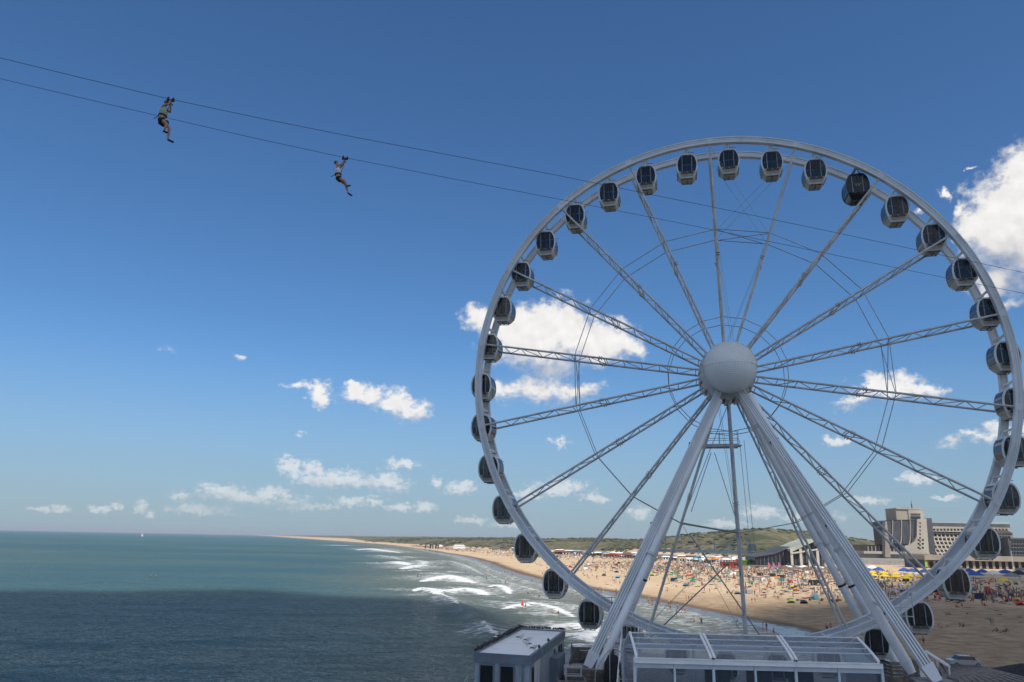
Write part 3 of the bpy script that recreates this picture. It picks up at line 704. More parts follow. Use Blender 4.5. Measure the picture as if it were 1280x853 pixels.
    # small ladders with guard rails beside the front legs
    for px, w in (((752, 778), -1.2), ((1112, 770), -1.2)):
        _, _, P = onw(*px, w); mb = MB()
        for h in (0, .45, .9, 1.35): mb.tube(P+KZ*h*1.3, P+AX*1.5+KZ*h*1.3, .035, n=6)
        for l in (0, .75, 1.5): mb.tube(P+AX*l-KZ*.5, P+AX*l+KZ*1.8, .035, n=6)
        for h in (.5, 1.3): mb.tube(P+KZ*h, P-NN*1.2+KZ*h, .03, n=6)
        mb.build('access_ladder', M['rail'], root)
    return root
ferris_wheel()

# ------------------------------------------------------------------ gondolas
def gondola(name, shell, under, gl, gs, vip=False):
    """local: x along the rim, y away from the camera, z up; origin under the cabin floor"""
    root = empty(name)
    H = 2.12; zz = np.array([0, .16, .42, .75, 1.1, 1.45, 1.75, 1.98, H]); xx = np.array([.50, .62, .76, .855, .88, .845, .755, .62, .44])
    ly = .86
    def outline(k=1., e=0): return [(x*k+e, z) for x, z in zip(xx, zz)]+[(-x*k-e, z) for x, z in zip(xx[::-1], zz[::-1])]
    def ringpart(y0, y1, nm):
        o = np.array(outline(1, .01)); c = np.array([0, 1.06]); i = c+(o-c)*np.array([.885, .90]); mb = MB(); n = len(o)
        V = [(p[0], y, p[1]) for y in (y0, y1) for q in (o, i) for p in q]
        V = np.array(V); V[:, 1] *= np.interp(V[:, 2], [0, .46], [.60, 1.0]); f = []
        for j in range(n):
            k = (j+1) % n
            f += [(j, k, n+k, n+j), (2*n+j, 3*n+j, 3*n+k, 2*n+k), (j, 2*n+j, 2*n+k, k), (n+j, n+k, 3*n+k, 3*n+j)]
        mb.add(V, f); return mb.build(nm, shell, root, 35)
    ringpart(-ly-.05, -ly+.09, 'front_frame'); ringpart(ly-.09, ly+.05, 'rear_frame')
    # curved side windows
    for s in (-1, 1):
        mb = MB(); z = np.linspace(.44, 1.94, 9); x = np.interp(z, zz, xx)
        mb.add([(s*(a-.012), y, b) for y in (-ly+.09, ly-.09) for a, b in zip(x, z)], [((i, i+1, 9+i+1, 9+i) if s < 0 else (9+i, 9+i+1, i+1, i)) for i in range(8)])
        mb.build('side_window', gs, root, 60)
        mb = MB(); z = np.linspace(.0, .44, 4); x = np.interp(z, zz, xx)
        mb.add([(s*(a-.004), y*np.interp(b, [0, .46], [.6, 1]), b) for y in (-ly+.09, ly-.09) for a, b in zip(x, z)], [((i, i+1, 4+i+1, 4+i) if s < 0 else (4+i, 4+i+1, i+1, i)) for i in range(3)])
        mb.box((s*.80, 0, .44), (.06, 2*ly-.2, .05)); mb.build('side_panel', under, root, 60)
    # end windows (two sliding panes), dark mullion, sill with slots
    for y, nm in ((-ly, 'door_pane'), (ly, 'rear_pane')):
        for s in (-1, 1):
            z = np.linspace(.50, 1.95, 9); x = np.interp(z, zz, xx)*.93
            mb = MB(); n = 9
            V = [(s*.025, y, b) for b in z]+[(s*a, y, b) for a, b in zip(x, z)]
            mb.add(V, [((i, n+i, n+i+1, i+1) if (s > 0) == (y < 0) else (i+1, n+i+1, n+i, i)) for i in range(n-1)]); mb.build(nm, gl, root)
        mb = MB(); mb.box((0, y, 1.22), (.06, .05, 1.46)); 
        mb.build('mullion', M['gdark'], root)
        for s in (-1, 1): MB().box((s*.40, y*.985, 1.22), (.05, .03, 1.42)).build('door_post', M['seat'], root)
        z = np.linspace(.03, .50, 5); x = np.interp(z, zz, xx)*.93
        yy = y*np.array([.60, .70, .80, .90, 1.0]); mb = MB()
        mb.add([(s*a, q, b) for s in (-1, 1) for a, b, q in zip(x, z, yy)], [((i, 5+i, 5+i+1, i+1) if y < 0 else (i+1, 5+i+1, 5+i, i)) for i in range(4)]); sill = mb.build('sill_panel', under, root, 50)
        mb = MB(); mb.box((-.27, y*.985, .45), (.40, .05, .05)); mb.box((.27, y*.985, .45), (.40, .05, .05)); mb.box((0, y*.93, .36), (1.0, .05, .05)); mb.build('slot', M['gdark'], sill)
    mb = MB(); mb.box((0, 0, .02), (.98, 1.0, .06)); mb.build('floor', under, root)
    mb = MB(); mb.box((0, 0, H-.01), (.90, 1.75, .05)); mb.box((0, 0, H+.05), (.62, 1.2, .09), taper=.7); 
    for s in (-1, 1):
        z = np.linspace(1.94, H, 4); x = np.interp(z, zz, xx)
        mb.add([(s*a, y, b) for y in (-ly+.09, ly-.09) for a, b in zip(x, z)], [((i, i+1, 4+i+1, 4+i) if s < 0 else (4+i, 4+i+1, i+1, i)) for i in range(3)])
    mb.build('roof', shell, root, 40)
    mb = MB()
    for y in (-.8, .8):
        for s in (-1, 1): mb.beam((s*.34, y*.8, H), (s*.05, y, H+.5), .07, .05)
    mb.beam((0, -1.0, H+.5), (0, 1.0, H+.5), .11, .13)
    mb.build('hanger', shell, root, 40)
    mb = MB(); mb.tube((.1, -.75, H+.16), (.62, -.75, H+.16), .02, n=5); mb.tube((.88, .2, 1.75), (1.02, .2, 1.75), .018, n=5); mb.build('aerial', M['gdark'], root)
    mb = MB()
    for y in (-.5, .5): mb.box((0, y, -.07), (.86, .05, .05))
    mb.box((0, 0, -.07), (.05, 1.0, .045))
    for x in (-.36, .36): mb.box((x, -.5, -.03), (.05, .05, .05)); mb.box((x, .5, -.03), (.05, .05, .05))
    mb.build('bumper_bar', M['gdark'], root)
    mb = MB()
    for s in (-1, 1): mb.box((s*.52, 0, .50), (.36, 1.35, .08)); mb.box((s*.70, 0, .80), (.06, 1.35, .5))
    mb.build('bench', M['seat'], root)
    if vip:
        cu_ = bpy.data.curves.new('t', 'FONT'); cu_.body = 'VIP'; cu_.size = .36; cu_.extrude = .006; cu_.align_x = 'CENTER'
        to = bpy.data.objects.new('t', cu_); col.objects.link(to); dg = bpy.context.evaluated_depsgraph_get()
        me = bpy.data.meshes.new_from_object(to.evaluated_get(dg)); bpy.data.objects.remove(to)
        me.transform(Matrix.Translation((0, -ly-.04, 1.0)) @ Matrix.Rotation(math.pi/2, 4, 'X')); me.materials.clear(); me.materials.append(M['gold'])
        o = bpy.data.objects.new('lettering', me); col.objects.link(o); o.parent = root
    return root
GW = gondola('gondola', M['gwhite'], M['gcream'], M['gglass'], M['gside'])
GV = gondola('gondola', M['vip'], M['vip'], M['vip'], M['gside'], True)
tag(GW, 'white barrel-shaped gondola with dark tinted windows hanging from the ferris wheel', 'gondola', 'white gondolas of the ferris wheel')
tag(GV, 'black gondola with gold VIP lettering, the only dark one on the ferris wheel', 'gondola')
first = True
ORD = 'first second third fourth fifth sixth seventh eighth ninth tenth eleventh twelfth thirteenth fourteenth fifteenth sixteenth seventeenth eighteenth'.split()
for k in range(36):
    a = TH+4.35+10*k; P = WA(a, RR-.1, WR/2)-KZ*(2.12+.5)
    if k == 3: o = GV
    elif first: o = GW; first = False
    else: o = copy_tree(GW)
    if k != 3:
        d = (k-3) % 36; way = 'clockwise' if d <= 18 else 'anticlockwise'; q = min(d, 36-d)
        o['label'] = 'white gondola with dark windows, %s %s from the black one on the wheel' % (ORD[q-1], way)
    o.location = P; o.rotation_euler[2] = PSI+R_(random.uniform(-1, 1))
    o.rotation_euler[1] = R_(random.uniform(-1.2, 1.2))
# ------------------------------------------------------------------ pier deck and what stands on it
DK = 5.6
def pier_deck():
    poly = [(-4.2, 28), (-1.6, 74), (13, 79), (31, 70), (33, 47), (36, 28)]
    mb = MB(); n = len(poly); V = [(x, y, z) for z in (DK-.9, DK) for x, y in poly]
    mb.add(V, [tuple(range(n-1, -1, -1)), tuple(range(n, 2*n))]+[(i, (i+1) % n, n+(i+1) % n, n+i) for i in range(n)])
    o = mb.build('pier_deck', M['woodgrey']); tag(o, kind='structure')
    for i, (x, y) in enumerate([(x, y) for y in (34, 45, 56, 67, 73) for x in (-1, 8, 17, 26)]):
        MB().tube((x, y, -3), (x, y, DK-.9), .55, n=14).build('pile', M['concrete'], o, 40)
    for i in range(46):                                            # boards at the seaward edge of the deck
        y = 30+i*.98; x0 = np.interp(y, [28, 74], [-4.25, -1.65])
        MB().box((x0+.75, y, DK+.03), (1.5, .92, .05)).build('plank', M['woodgrey'], o)
pier_deck()

def cabin():
    zr = 9.4
    A = atZ(592, 817, zr); B = atZ(664, 821.5, zr); D = atZ(650, 786.5, zr)
    wid = np.linalg.norm((B-A)[:2]); ex = nrm((B-A)*np.array([1, 1, 0])); ey = np.array([-ex[1], ex[0], 0])
    dd = D-A; skew = (dd@ex)/(dd@ey); L = dd@ey
    ey2 = nrm(ey+skew*ex*1.0); L2 = L/(ey2@ey)
    base = A-KZ*(zr-DK)
    root = empty('site_cabin', tuple(base+ex*wid/2+ey2*L2/2)); tag(root, 'flat-roofed blue-grey cabin with white roof and dark windows beside the wheel', 'cabin')
    P = lambda u, v, z: base+ex*u+ey2*v+KZ*z
    H = zr-DK
    def blk(u0, u1, v0, v1, z0, z1, name, m, par=root):
        mb = MB(); V = [P(u, v, z) for z in (z0, z1) for u, v in ((u0, v0), (u1, v0), (u1, v1), (u0, v1))]
        mb.add(V, [(3, 2, 1, 0), (4, 5, 6, 7), (0, 1, 5, 4), (1, 2, 6, 5), (2, 3, 7, 6), (3, 0, 4, 7)]); return mb.build(name, m, par)
    wall = blk(.1, wid-.1, .1, L2-.1, 0, H-.45, 'wall', M['cabwall'])
    blk(0, wid, 0, L2, H-.45, H-.06, 'fascia', M['cabtrim'])
    roof = blk(.16, wid-.16, .16, L2-.16, H-.059, H-.02, 'roof', M['roofwhite'])
    for a in ((0, wid, 0, .16), (0, wid, L2-.16, L2), (0, .16, .16, L2-.16), (wid-.16, wid, .16, L2-.16)): blk(*a, H-.059, H+.06, 'roof_edge', M['cabtrim'], roof)
    for i in range(1, 5): blk(.2, wid-.2, L2*i/5-.03, L2*i/5+.03, H-.0195, H-.008, 'roof_seam', M['white'], roof)
    fr = wid/3.4
    for u0, u1 in ((.42*fr, 1.16*fr), (1.62*fr, 2.36*fr)):
        f = blk(u0-.09, u1+.09, .04, .12, .55, H-.52, 'window', M['cabtrim'], wall); blk(u0, u1, .02, .045, .68, H-.62, 'pane', M['glassdark'], f)
    blk(2.85*fr, 2.95*fr, .0, .10, 0, H-.45, 'downpipe', M['cabtrim'], wall)
    # right-hand long side: pale sheets, dark openings, a dark box on the wall
    n = 13
    for i in range(n):
        v0 = .3+(L2-.6)*i/n; v1 = .3+(L2-.6)*(i+1)/n-.07
        blk(wid-.11, wid-.06, v0, v1, .1, H-.5, 'cladding_sheet', M['cabpale'] if i in (1, 2, 8, 9, 11) else M['cabwall'], wall)
        if i in (0, 8, 10, 11):
            f = blk(wid-.06, wid-.03, v0+.1, v1-.1, 1.1, H-.62, 'window', M['cabtrim'], wall); blk(wid-.035, wid-.01, v0+.17, v1-.17, 1.2, H-.7, 'pane', M['glassdark'], f)
    blk(wid-.05, wid+.55, L2*.50, L2*.72, 0, H-.95, 'service_box', M['cabtrim'])
    return P, wid, L2, H, ex, ey2
CP, CW, CL, CH, CEX, CEY = cabin()

def bird_mesh(kind):
    mb = MB(); body, wing, beak = 0, 1, 2
    L = .40 if kind == 'gull' else .21
    mb.lathe([(.001, -.55*L), (.14*L, -.42*L), (.25*L, -.1*L), (.26*L, .12*L), (.17*L, .34*L), (.001, .42*L)], (0, 0, .42*L), (1, 0, .25), 10, body)
    mb.blob((.40*L, 0, .62*L), (.14*L, .12*L, .12*L), 2, 0, body)
    mb.tube((.5*L, 0, .61*L), (.68*L, 0, .57*L), .035*L, .004, 5, mi=beak)
    for s in (-1, 1):
        mb.add([(.15*L, s*.2*L, .58*L), (-.55*L, s*.12*L, .42*L), (-.85*L, s*.05*L, .34*L), (-.3*L, s*.22*L, .33*L), (.12*L, s*.23*L, .4*L)], [(0, 1, 2, 3, 4) if s < 0 else (4, 3, 2, 1, 0)], wing)
        mb.tube((0, s*.07*L, 0), (0, s*.07*L, .3*L), .02*L, n=4, mi=beak)
    mb.add([(-.4*L, -.08*L, .34*L), (-.4*L, .08*L, .34*L), (-.85*L, .1*L, .22*L), (-.85*L, -.1*L, .22*L)], [(0, 1, 2, 3)], wing)
    ms = {'gull': [mat('gull_white', (.62, .62, .60), .8), mat('gull_wing', (.10, .10, .11), .8), mat('gull_beak', (.5, .32, .06), .6)],
          'dark': [mat('starling_body', (.035, .03, .028), .7), mat('starling_wing', (.05, .045, .04), .7), mat('starling_beak', (.1, .08, .04), .6)]}[kind]
    return mb.build('bird', ms, None, 50)
gb = bird_mesh('gull'); db = bird_mesh('dark'); used = {}
def bird(proto, P, rz, label, group, s=1.):
    o = proto if proto.name not in used else proto.copy()
    if proto.name in used: col.objects.link(o)
    used[proto.name] = 1; o.location = P; o.rotation_euler = (0, 0, rz); o.scale = (s, s, s)
    for k in list(o.keys()): del o[k]
    tag(o, label, 'bird', group)
for i in range(30):
    v = CL*(i+.5+random.uniform(-.35, .35))/30
    bird(db, CP(.08, v, CH+.06), random.uniform(-.9, .9)+math.pi*(random.random() < .6), 'small dark bird perched in the long row on the seaward roof edge', 'dark birds along the seaward roof edge', random.uniform(1.5, 2.0))
for i in range(17):
    u = CW*(i+.5+random.uniform(-.3, .3))/17
    bird(db, CP(u, CL-.08, CH+.06), random.uniform(0, 6.28), 'small dark bird perched on the far short roof edge of the cabin', 'dark birds along the far roof edge', random.uniform(1.2, 1.5))
for v in (.22, .47): bird(db, CP(CW-.08, CL*v, CH+.06), 1.5, 'small dark bird on the roof edge above the pale cladding', 'dark birds on the wheel-side roof edge', 1.6)
for (px, py, rz, lab) in ((651, 799.5, .2, 'gull with dark wings standing on the white cabin roof, farthest up the roof'), (660.5, 803, .1, 'gull with pale head standing in the middle of the white cabin roof'), (658.5, 808, 3.3, 'gull with spread dark back standing on the white cabin roof'), (668, 813, .6, 'gull resting low near the wheel-side edge of the white cabin roof')):
    P = atZ(px, py, DK+CH-.015); bird(gb, P, rz, lab, 'gulls on the cabin roof', 1.15)

def pavilion():
    ze = 9.9
    A = atZ(793, 821.5, ze); B = atZ(1101, 829, ze); ex = nrm((B-A)*np.array([1, 1, 0])); ey = np.array([-ex[1], ex[0], 0]); L = (B-A)@ex
    root = empty('glass_pavilion', tuple(A+ex*L/2-KZ*(ze-DK))); tag(root, 'white-framed glass pavilion with sloping glazed roof in front of the wheel', 'pavilion')
    P = lambda u, v, z: A+ex*u+ey*v+KZ*z
    us = [0]
    for px in (842.5, 891, 943, 993.5, 1047): us.append((atZ(px, 821.5+(px-793)*.0244, ze)-A)@ex)
    us.append(L); H = ze-DK
    D, RH = 2.6, .95                                               # roof run and rise
    curve = [(0, 0), (.35, .17), (.9, .38), (1.7, .66), (2.6, RH)]
    zc = lambda v: np.interp(v, [c[0] for c in curve], [c[1] for c in curve])
    for i, u in enumerate(us):                                     # posts
        w = .14 if i % 2 == 0 else .11
        MB().beam(P(u, -.02, -H), P(u, -.02, -.12), w, .16, ey).build('post', M['frame'], root)
    for a, b in zip(us[:-1], us[1:]):
        MB().beam(P(a+.07, -.02, -.42), P(b-.07, -.02, -.42), .10, .22, KZ).build('transom', M['frame'], root)
        MB().beam(P(a+.07, -.02, -2.9), P(b-.07, -.02, -2.9), .08, .12, KZ).build('transom', M['frame'], root)
        mb = MB(); mb.add([P(a+.06, -.0, -2.9), P(b-.06, -.0, -2.9), P(b-.06, -.0, -.52), P(a+.06, -.0, -.52)], [(0, 1, 2, 3)]); mb.build('wall_pane', M['glassclear'], root)
    bays = [us[0], us[2], us[4], us[6]]
    for j, (a, b) in enumerate(zip(bays[:-1], bays[1:])):
        g = MB().beam(P(a-.05, -.12, -.14), P(b+.0, -.12, -.14), .30, .26, KZ).build('gutter', M['gutter'], root)
        MB().beam(P(a-.0, -.275, -.03), P(b-.04, -.275, -.03), .035, .06, KZ).build('gutter_lip', M['white'], g)
        for u in (a+.10, b-.10):
            mb = MB()
            for (v0, z0), (v1, z1) in zip(curve[:-1], curve[1:]): mb.beam(P(u, v0, z0+.03), P(u, v1, z1+.03), .13, .12, KZ)
            mb.build('roof_rib', M['gutter'], root)
        strips = [0, .75, 1.3, 1.95, 2.6]
        for v in strips[1:]:
            MB().beam(P(a+.17, v, zc(v)+.03), P(b-.17, v, zc(v)+.03), .06, .05, KZ).build('purlin', M['frame'] if v < 2.5 else M['gutter'], root)
        for v0, v1 in zip(strips[:-1], strips[1:]):
            mb = MB(); mb.add([P(a+.16, v0+.03, zc(v0)+.01), P(b-.16, v0+.03, zc(v0)+.01), P(b-.16, v1-.03, zc(v1)+.01), P(a+.16, v1-.03, zc(v1)+.01)], [(0, 1, 2, 3)]); mb.build('roof_pane', M['milky'], root)
        MB().beam(P(b, -.16, -.22), P(b, -.16, .06), .16, .14, ey).build('corner_block', M['darkmetal'], root)
    # back half of the roof mirrors the front
    for j, (a, b) in enumerate(zip(bays[:-1], bays[1:])):
        mb = MB(); mb.add([P(a+.16, 2.63, RH), P(b-.16, 2.63, RH), P(b-.16, 5.2, 0.02), P(a+.16, 5.2, 0.02)], [(0, 1, 2, 3)]); mb.build('roof_pane', M['milky'], root)
        for u in (a+.10, b-.10): MB().beam(P(u, 2.6, RH+.03), P(u, 5.2, .03), .13, .12, KZ).build('roof_rib', M['gutter'], root)
        MB().beam(P(a, 5.25, -.1), P(b, 5.25, -.1), .2, .22, KZ).build('gutter', M['gutter'], root)
        MB().beam(P(a, 5.2, -H), P(a, 5.2, -.2), .14, .14, ey).build('post', M['frame'], root)
    MB().beam(P(L, 5.2, -H), P(L, 5.2, -.2), .14, .14, ey).build('post', M['frame'], root)
    for u in (0, L):
        mb = MB(); mb.add([P(u, 0, -H), P(u, 5.2, -H), P(u, 5.2, 0), P(u, 2.6, RH-.03), P(u, 1.3, .66), P(u, 0, 0)], [(0, 1, 2, 3, 4, 5)]); mb.build('end_pane', M['glassclear'], root)
    MB().add([P(-.1, -.3, -H+.02), P(L+.1, -.3, -H+.02), P(L+.1, 5.4, -H+.02), P(-.1, 5.4, -H+.02)], [(0, 1, 2, 3)]).build('floor', M['woodgrey'], root)
    # things inside
    for u, nm in ((4.35, 'left of the middle bay'), (9.3, 'under the last bay')):
        o = empty('hose_cabinet', tuple(P(u, 1.2, -H))); tag(o, 'narrow red hose cabinet inside the glass pavilion', 'cabinet', 'red cabinets in the pavilion')
        MB().box(P(u, 1.2, -H+1.45), (.34, .3, 2.7), math.atan2(ex[1], ex[0])).build('body', M['red'], o); MB().box(P(u, 1.03, -H+1.6), (.2, .03, .8), math.atan2(ex[1], ex[0])).build('door', M['white'], o)
    for k, u in enumerate((1.9, 5.2, 7.0, 11.6)):
        o = empty('planter', tuple(P(u, .9, -H))); tag(o, 'round planter with a bushy green plant inside the pavilion glass', 'planter', 'planters in the pavilion')
        MB().tube(P(u, .9, -H), P(u, .9, -H+1.9), .22, .34, 12).build('pot', M['white'], o, 40)
        mb = MB()
        for i in range(46):
            d = RNG.normal(size=3); d[2] = abs(d[2]); d = nrm(d); q = P(u, .9, -H+1.95)+d*random.uniform(.15, .5)*np.array([1, 1, .6]); s = np.cross(d, nrm(RNG.normal(size=3)))*.08
            mb.add([q-s, q+d*.18, q+s, q-d*.18], [(0, 1, 2, 3)])
        mb.build('foliage', M['plant'], o)
    for k, (u0, u1, v) in enumerate(((.3, 2.6, 4.0), (4.9, 6.6, 4.0), (6.9, 9.0, 4.2), (9.9, 13.2, 4.2))):
        o = MB()
        for h in (1.2, 2.3): o.tube(P(u0, v, -H+h), P(u1, v, -H+h), .035, n=6)
        n = int((u1-u0)/.16)
        for i in range(n+1): o.tube(P(u0+(u1-u0)*i/n, v, -H+.1), P(u0+(u1-u0)*i/n, v, -H+2.3), .018, n=5)
        tag(o.build('crowd_barrier', M['rail']), 'galvanised queue barrier behind the pavilion glass', 'barrier', 'queue barriers inside the pavilion')
    for k, u in enumerate((5.6, 8.1, 10.6)):
        o = empty('back_panel', tuple(P(u, 4.9, -H))); tag(o, 'tall dark board leaning behind the pavilion glass', 'board', 'dark boards in the pavilion')
        MB().box(P(u, 4.9, -H+1.7), (1.5, .08, 3.0), math.atan2(ex[1], ex[0])).build('panel', M['gdark'], o)
        MB().box(P(u, 4.84, -H+3.25), (1.6, .1, .1), math.atan2(ex[1], ex[0])).build('top_rail', M['rail'], o)
pavilion()

def plank_box(name, label, px0, px1, pytop, Y, depth, ztop, zbot=DK, extra=0):
    A = atY(px0, pytop, Y); B = atY(px1, pytop, Y); ex = nrm((B-A)*np.array([1, 1, 0])); L = (B-A)@ex; ey = np.array([-ex[1], ex[0], 0])
    A[2] = ztop; o = empty(name, tuple(A+ex*L/2+KZ*(zbot-ztop))); tag(o, label, 'timber wall')
    n = int((ztop-zbot)/.24)
    for i in range(n):
        z = ztop-.12-.24*i; j = RNG.normal()*.012
        MB().box(A+ex*L/2+KZ*(z-ztop)+ey*j, (L, .05, .205), math.atan2(ex[1], ex[0])).build('plank', M['wood'], o)
        MB().box(A+ex*(L-.03)+ey*(depth/2+.03)+KZ*(z-ztop), (.05, depth, .205), math.atan2(ex[1], ex[0])).build('plank', M['wood'], o)
        MB().box(A+ex*.03+ey*(depth/2+.03)+KZ*(z-ztop), (.05, depth, .205), math.atan2(ex[1], ex[0])).build('plank', M['wood'], o)
    for u in (.1, L/2, L-.1): MB().box(A+ex*u+ey*.08+KZ*((zbot-ztop)/2), (.1, .1, ztop-zbot-.05), math.atan2(ex[1], ex[0])).build('post', M['wood'], o)
    return A, ex, ey, L
def plinth(s, foot):
    _, _, FP = onw(*foot, -5.2)
    o = empty('leg_plinth', (FP[0], FP[1]+.3, DK)); tag(o, 'timber-clad plinth under the %s front leg of the wheel' % ('seaward' if s < 0 else 'landward'), 'plinth')
    zt = FP[2]-.02
    MB().box((FP[0], FP[1]+.3, (DK+zt)/2-.02), (2.3, 2.3, zt-DK-.05), PSI).build('core', M['concrete'], o)
    n = int((zt-DK)/.25)
    for i in range(n):
        z = zt-.14-.25*i
        for k in range(4):
            a = PSI+k*math.pi/2; d = np.array([math.sin(a), -math.cos(a), 0])*1.2
            MB().box((FP[0]+d[0], FP[1]+.3+d[1], z), (2.42, .06, .21), a).build('plank', M['wood'], o)
plinth(-1, (735, 833)); plinth(1, (1171, 851))
plank_box('plank_wall', 'grey horizontal plank wall between the cabin and the wheel leg', 697, 733, 834, 47.5, 1.6, 8.15)
plank_box('plank_wall', 'low grey plank fence in front of the cabin side door', 672, 699, 849, 46.5, .5, 7.35)
plank_box('plank_wall', 'dark plank wall behind the foot of the seaward wheel leg', 716, 768, 822, 60, 2, 8.4)
plank_box('plank_wall', 'dark plank wall behind the foot of the landward wheel leg', 1112, 1148, 826, 56, 2.2, 8.35)
plank_box('plank_wall', 'grey plank wall at the end of the slatted walkway', 1118, 1196, 838, 54, 1.2, 7.6)

def railing(pts, label, h=1.1, bars=3):
    o = MB()
    for a, b in zip(pts[:-1], pts[1:]):
        a = np.array(a); b = np.array(b); n = max(1, int(np.linalg.norm(b-a)/1.3))
        for i in range(n+1): P = a+(b-a)*i/n; o.tube(P, P+KZ*h, .03, n=6)
        for k in range(bars): o.tube(a+KZ*h*(k+1)/bars, b+KZ*h*(k+1)/bars, .022, n=6)
    tag(o.build('railing', M['rail']), label, 'railing')
railing([(-2.6, 57, DK), (-2.95, 50, DK), (-3.4, 42, DK)], 'galvanised railing at the seaward corner of the deck beside the cabin', 1.15, 4)
def stairs():
    A = atY(782, 853, 50); A[2] = DK; o = empty('steel_stairs', tuple(A)); tag(o, 'steel stairs with handrails climbing to the boarding platform', 'stairs')
    top = atY(788, 803, 56)
    ex = np.array([1, 0, 0.]); n = 11; A = A+KZ*.6
    for i in range(n):
        P = A+(top-A)*(i+.5)/n; MB().box(P+ex*.0, (1.05, .30, .05)).build('tread', M['rail'], o)
    for s in (-1, 1):
        MB().beam(A+ex*s*.56, top+ex*s*.56, .06, .24).build('stringer', M['rail'], o)
        mb = MB(); mb.tube(A+ex*s*.58+KZ*1.0, top+ex*s*.58+KZ*1.0, .035, n=6); mb.tube(A+ex*s*.58+KZ*.5, top+ex*s*.58+KZ*.5, .025, n=6)
        for i in range(5):
            P = A+(top-A)*i/4+ex*s*.58; mb.tube(P, P+KZ*1.0, .03, n=6)
        mb.build('handrail', M['white'], o)
    mb = MB(); mb.box(top+np.array([0, 1.2, -.1]), (3.4, 2.2, .12)); mb.build('landing', M['rail'], o)
    mb = MB(); q = top+np.array([-1.6, .2, 0])
    for i in range(12): mb.tube(q+ex*.28*i, q+ex*.28*i+KZ*1.1, .02, n=5)
    mb.tube(q+KZ*1.1, q+ex*3.1+KZ*1.1, .03, n=6); mb.build('gate', M['rail'], o)
stairs()
def machine():
    P = atY(731, 822, 61); P[2] = 7.2; o = empty('winch_housing', (P[0], P[1], DK)); tag(o, 'dark rounded winch housing with a pale lid behind the wheel leg', 'machine')
    mb = MB(); mb.lathe([(.001, 1.1), (.5, 1.0), (1.0, .6), (1.2, 0), (1.2, -1.6)], P, (0, 0, 1), 16); mb.build('housing', M['darkmetal'], o, 40)
    MB().lathe([(.001, .2), (.4, .12), (.62, -.05)], P+np.array([.1, -.2, 1.0]), (0, -.2, 1), 16).build('lid', M['white'], o, 40)
    P = atY(716, 829, 49); P[2] = 8.15; o = MB()
    for s in ((-.5, -.35), (.5, -.35), (.5, .35), (-.5, .35)): o.tube(P+np.array([s[0], s[1], 0]), P+np.array([s[0], s[1], .55]), .025, n=5)
    for z in (.05, .55):
        c = [P+np.array([a, b, z]) for a, b in ((-.5, -.35), (.5, -.35), (.5, .35), (-.5, .35))]
        for a, b in zip(c, c[1:]+c[:1]): o.tube(a, b, .025, n=5)
    tag(o.build('steel_crate_frame', M['rail']), 'open tubular steel frame standing on the plank wall by the cabin', 'frame')
    # dark tarpaulin-covered turnstile beside the stairs
    P = atY(766, 850, 53); P[2] = DK; o = empty('covered_turnstile', tuple(P)); tag(o, 'black covered turnstile with curved hand rail at the foot of the stairs', 'turnstile')
    mb = MB(); mb.lathe([(.001, 3.3), (.3, 3.2), (.55, 2.7), (.6, 1.5), (.7, 0)], P, (0, 0, 1), 14); mb.build('cover', M['black'], o, 50)
    mb = MB(); pts = [P+np.array([-1.2+1.9*t, -.5, 2.2+1.5*math.sin(t*2.4)]) for t in np.linspace(0, 1, 9)]; mb.path(pts, .04, 6)
    for t in (0, .5, 1): q = P+np.array([-1.2+1.9*t, -.5, 0]); mb.tube(q, q+KZ*(2.2+1.5*math.sin(t*2.4)), .03, n=6)
    mb.build('hand_rail', M['rail'], o)
machine()
def slatted_walkway():
    z = 5.9; A = atZ(1172, 830, z); B = atZ(1224, 833, z); Cc = atZ(1300, 851, z); D = atZ(1186, 863, z)
    o = empty('slatted_walkway', tuple((A+B+Cc+D)/4-KZ*.3)); tag(o, 'weathered slatted timber walkway above the sand beside the wheel', 'walkway')
    n = 13
    for i in range(n):
        t = (i+.5)/n; P = B+(A-B)*t; Q = Cc+(D-Cc)*t
        MB().beam(P, Q, .42, .10).build('slat', M['wood'], o)
    for t in (.03, .35, .7, .97):
        a = B+(Cc-B)*t; b = A+(D-A)*t; MB().beam(a-KZ*.2, b-KZ*.2, .2, .26).build('bearer', M['wood'], o)
    for P in (A, B, Cc, D): MB().tube((P[0], P[1], -.5), (P[0], P[1], z-.3), .18, n=10).build('post', M['wood'], o, 40)
    a = atZ(1158, 815, 6.6); b = atZ(1186, 833, 6.6); mb = MB(); mb.tube(a, b, .14, n=10)
    for t in (0, .5, 1): q = a+(b-a)*t; mb.tube(q-KZ*1.2, q, .06, n=8)
    tag(mb.build('guard_pipe', M['white'], None, 40), 'fat white guard pipe at the start of the slatted walkway', 'pipe')
slatted_walkway()
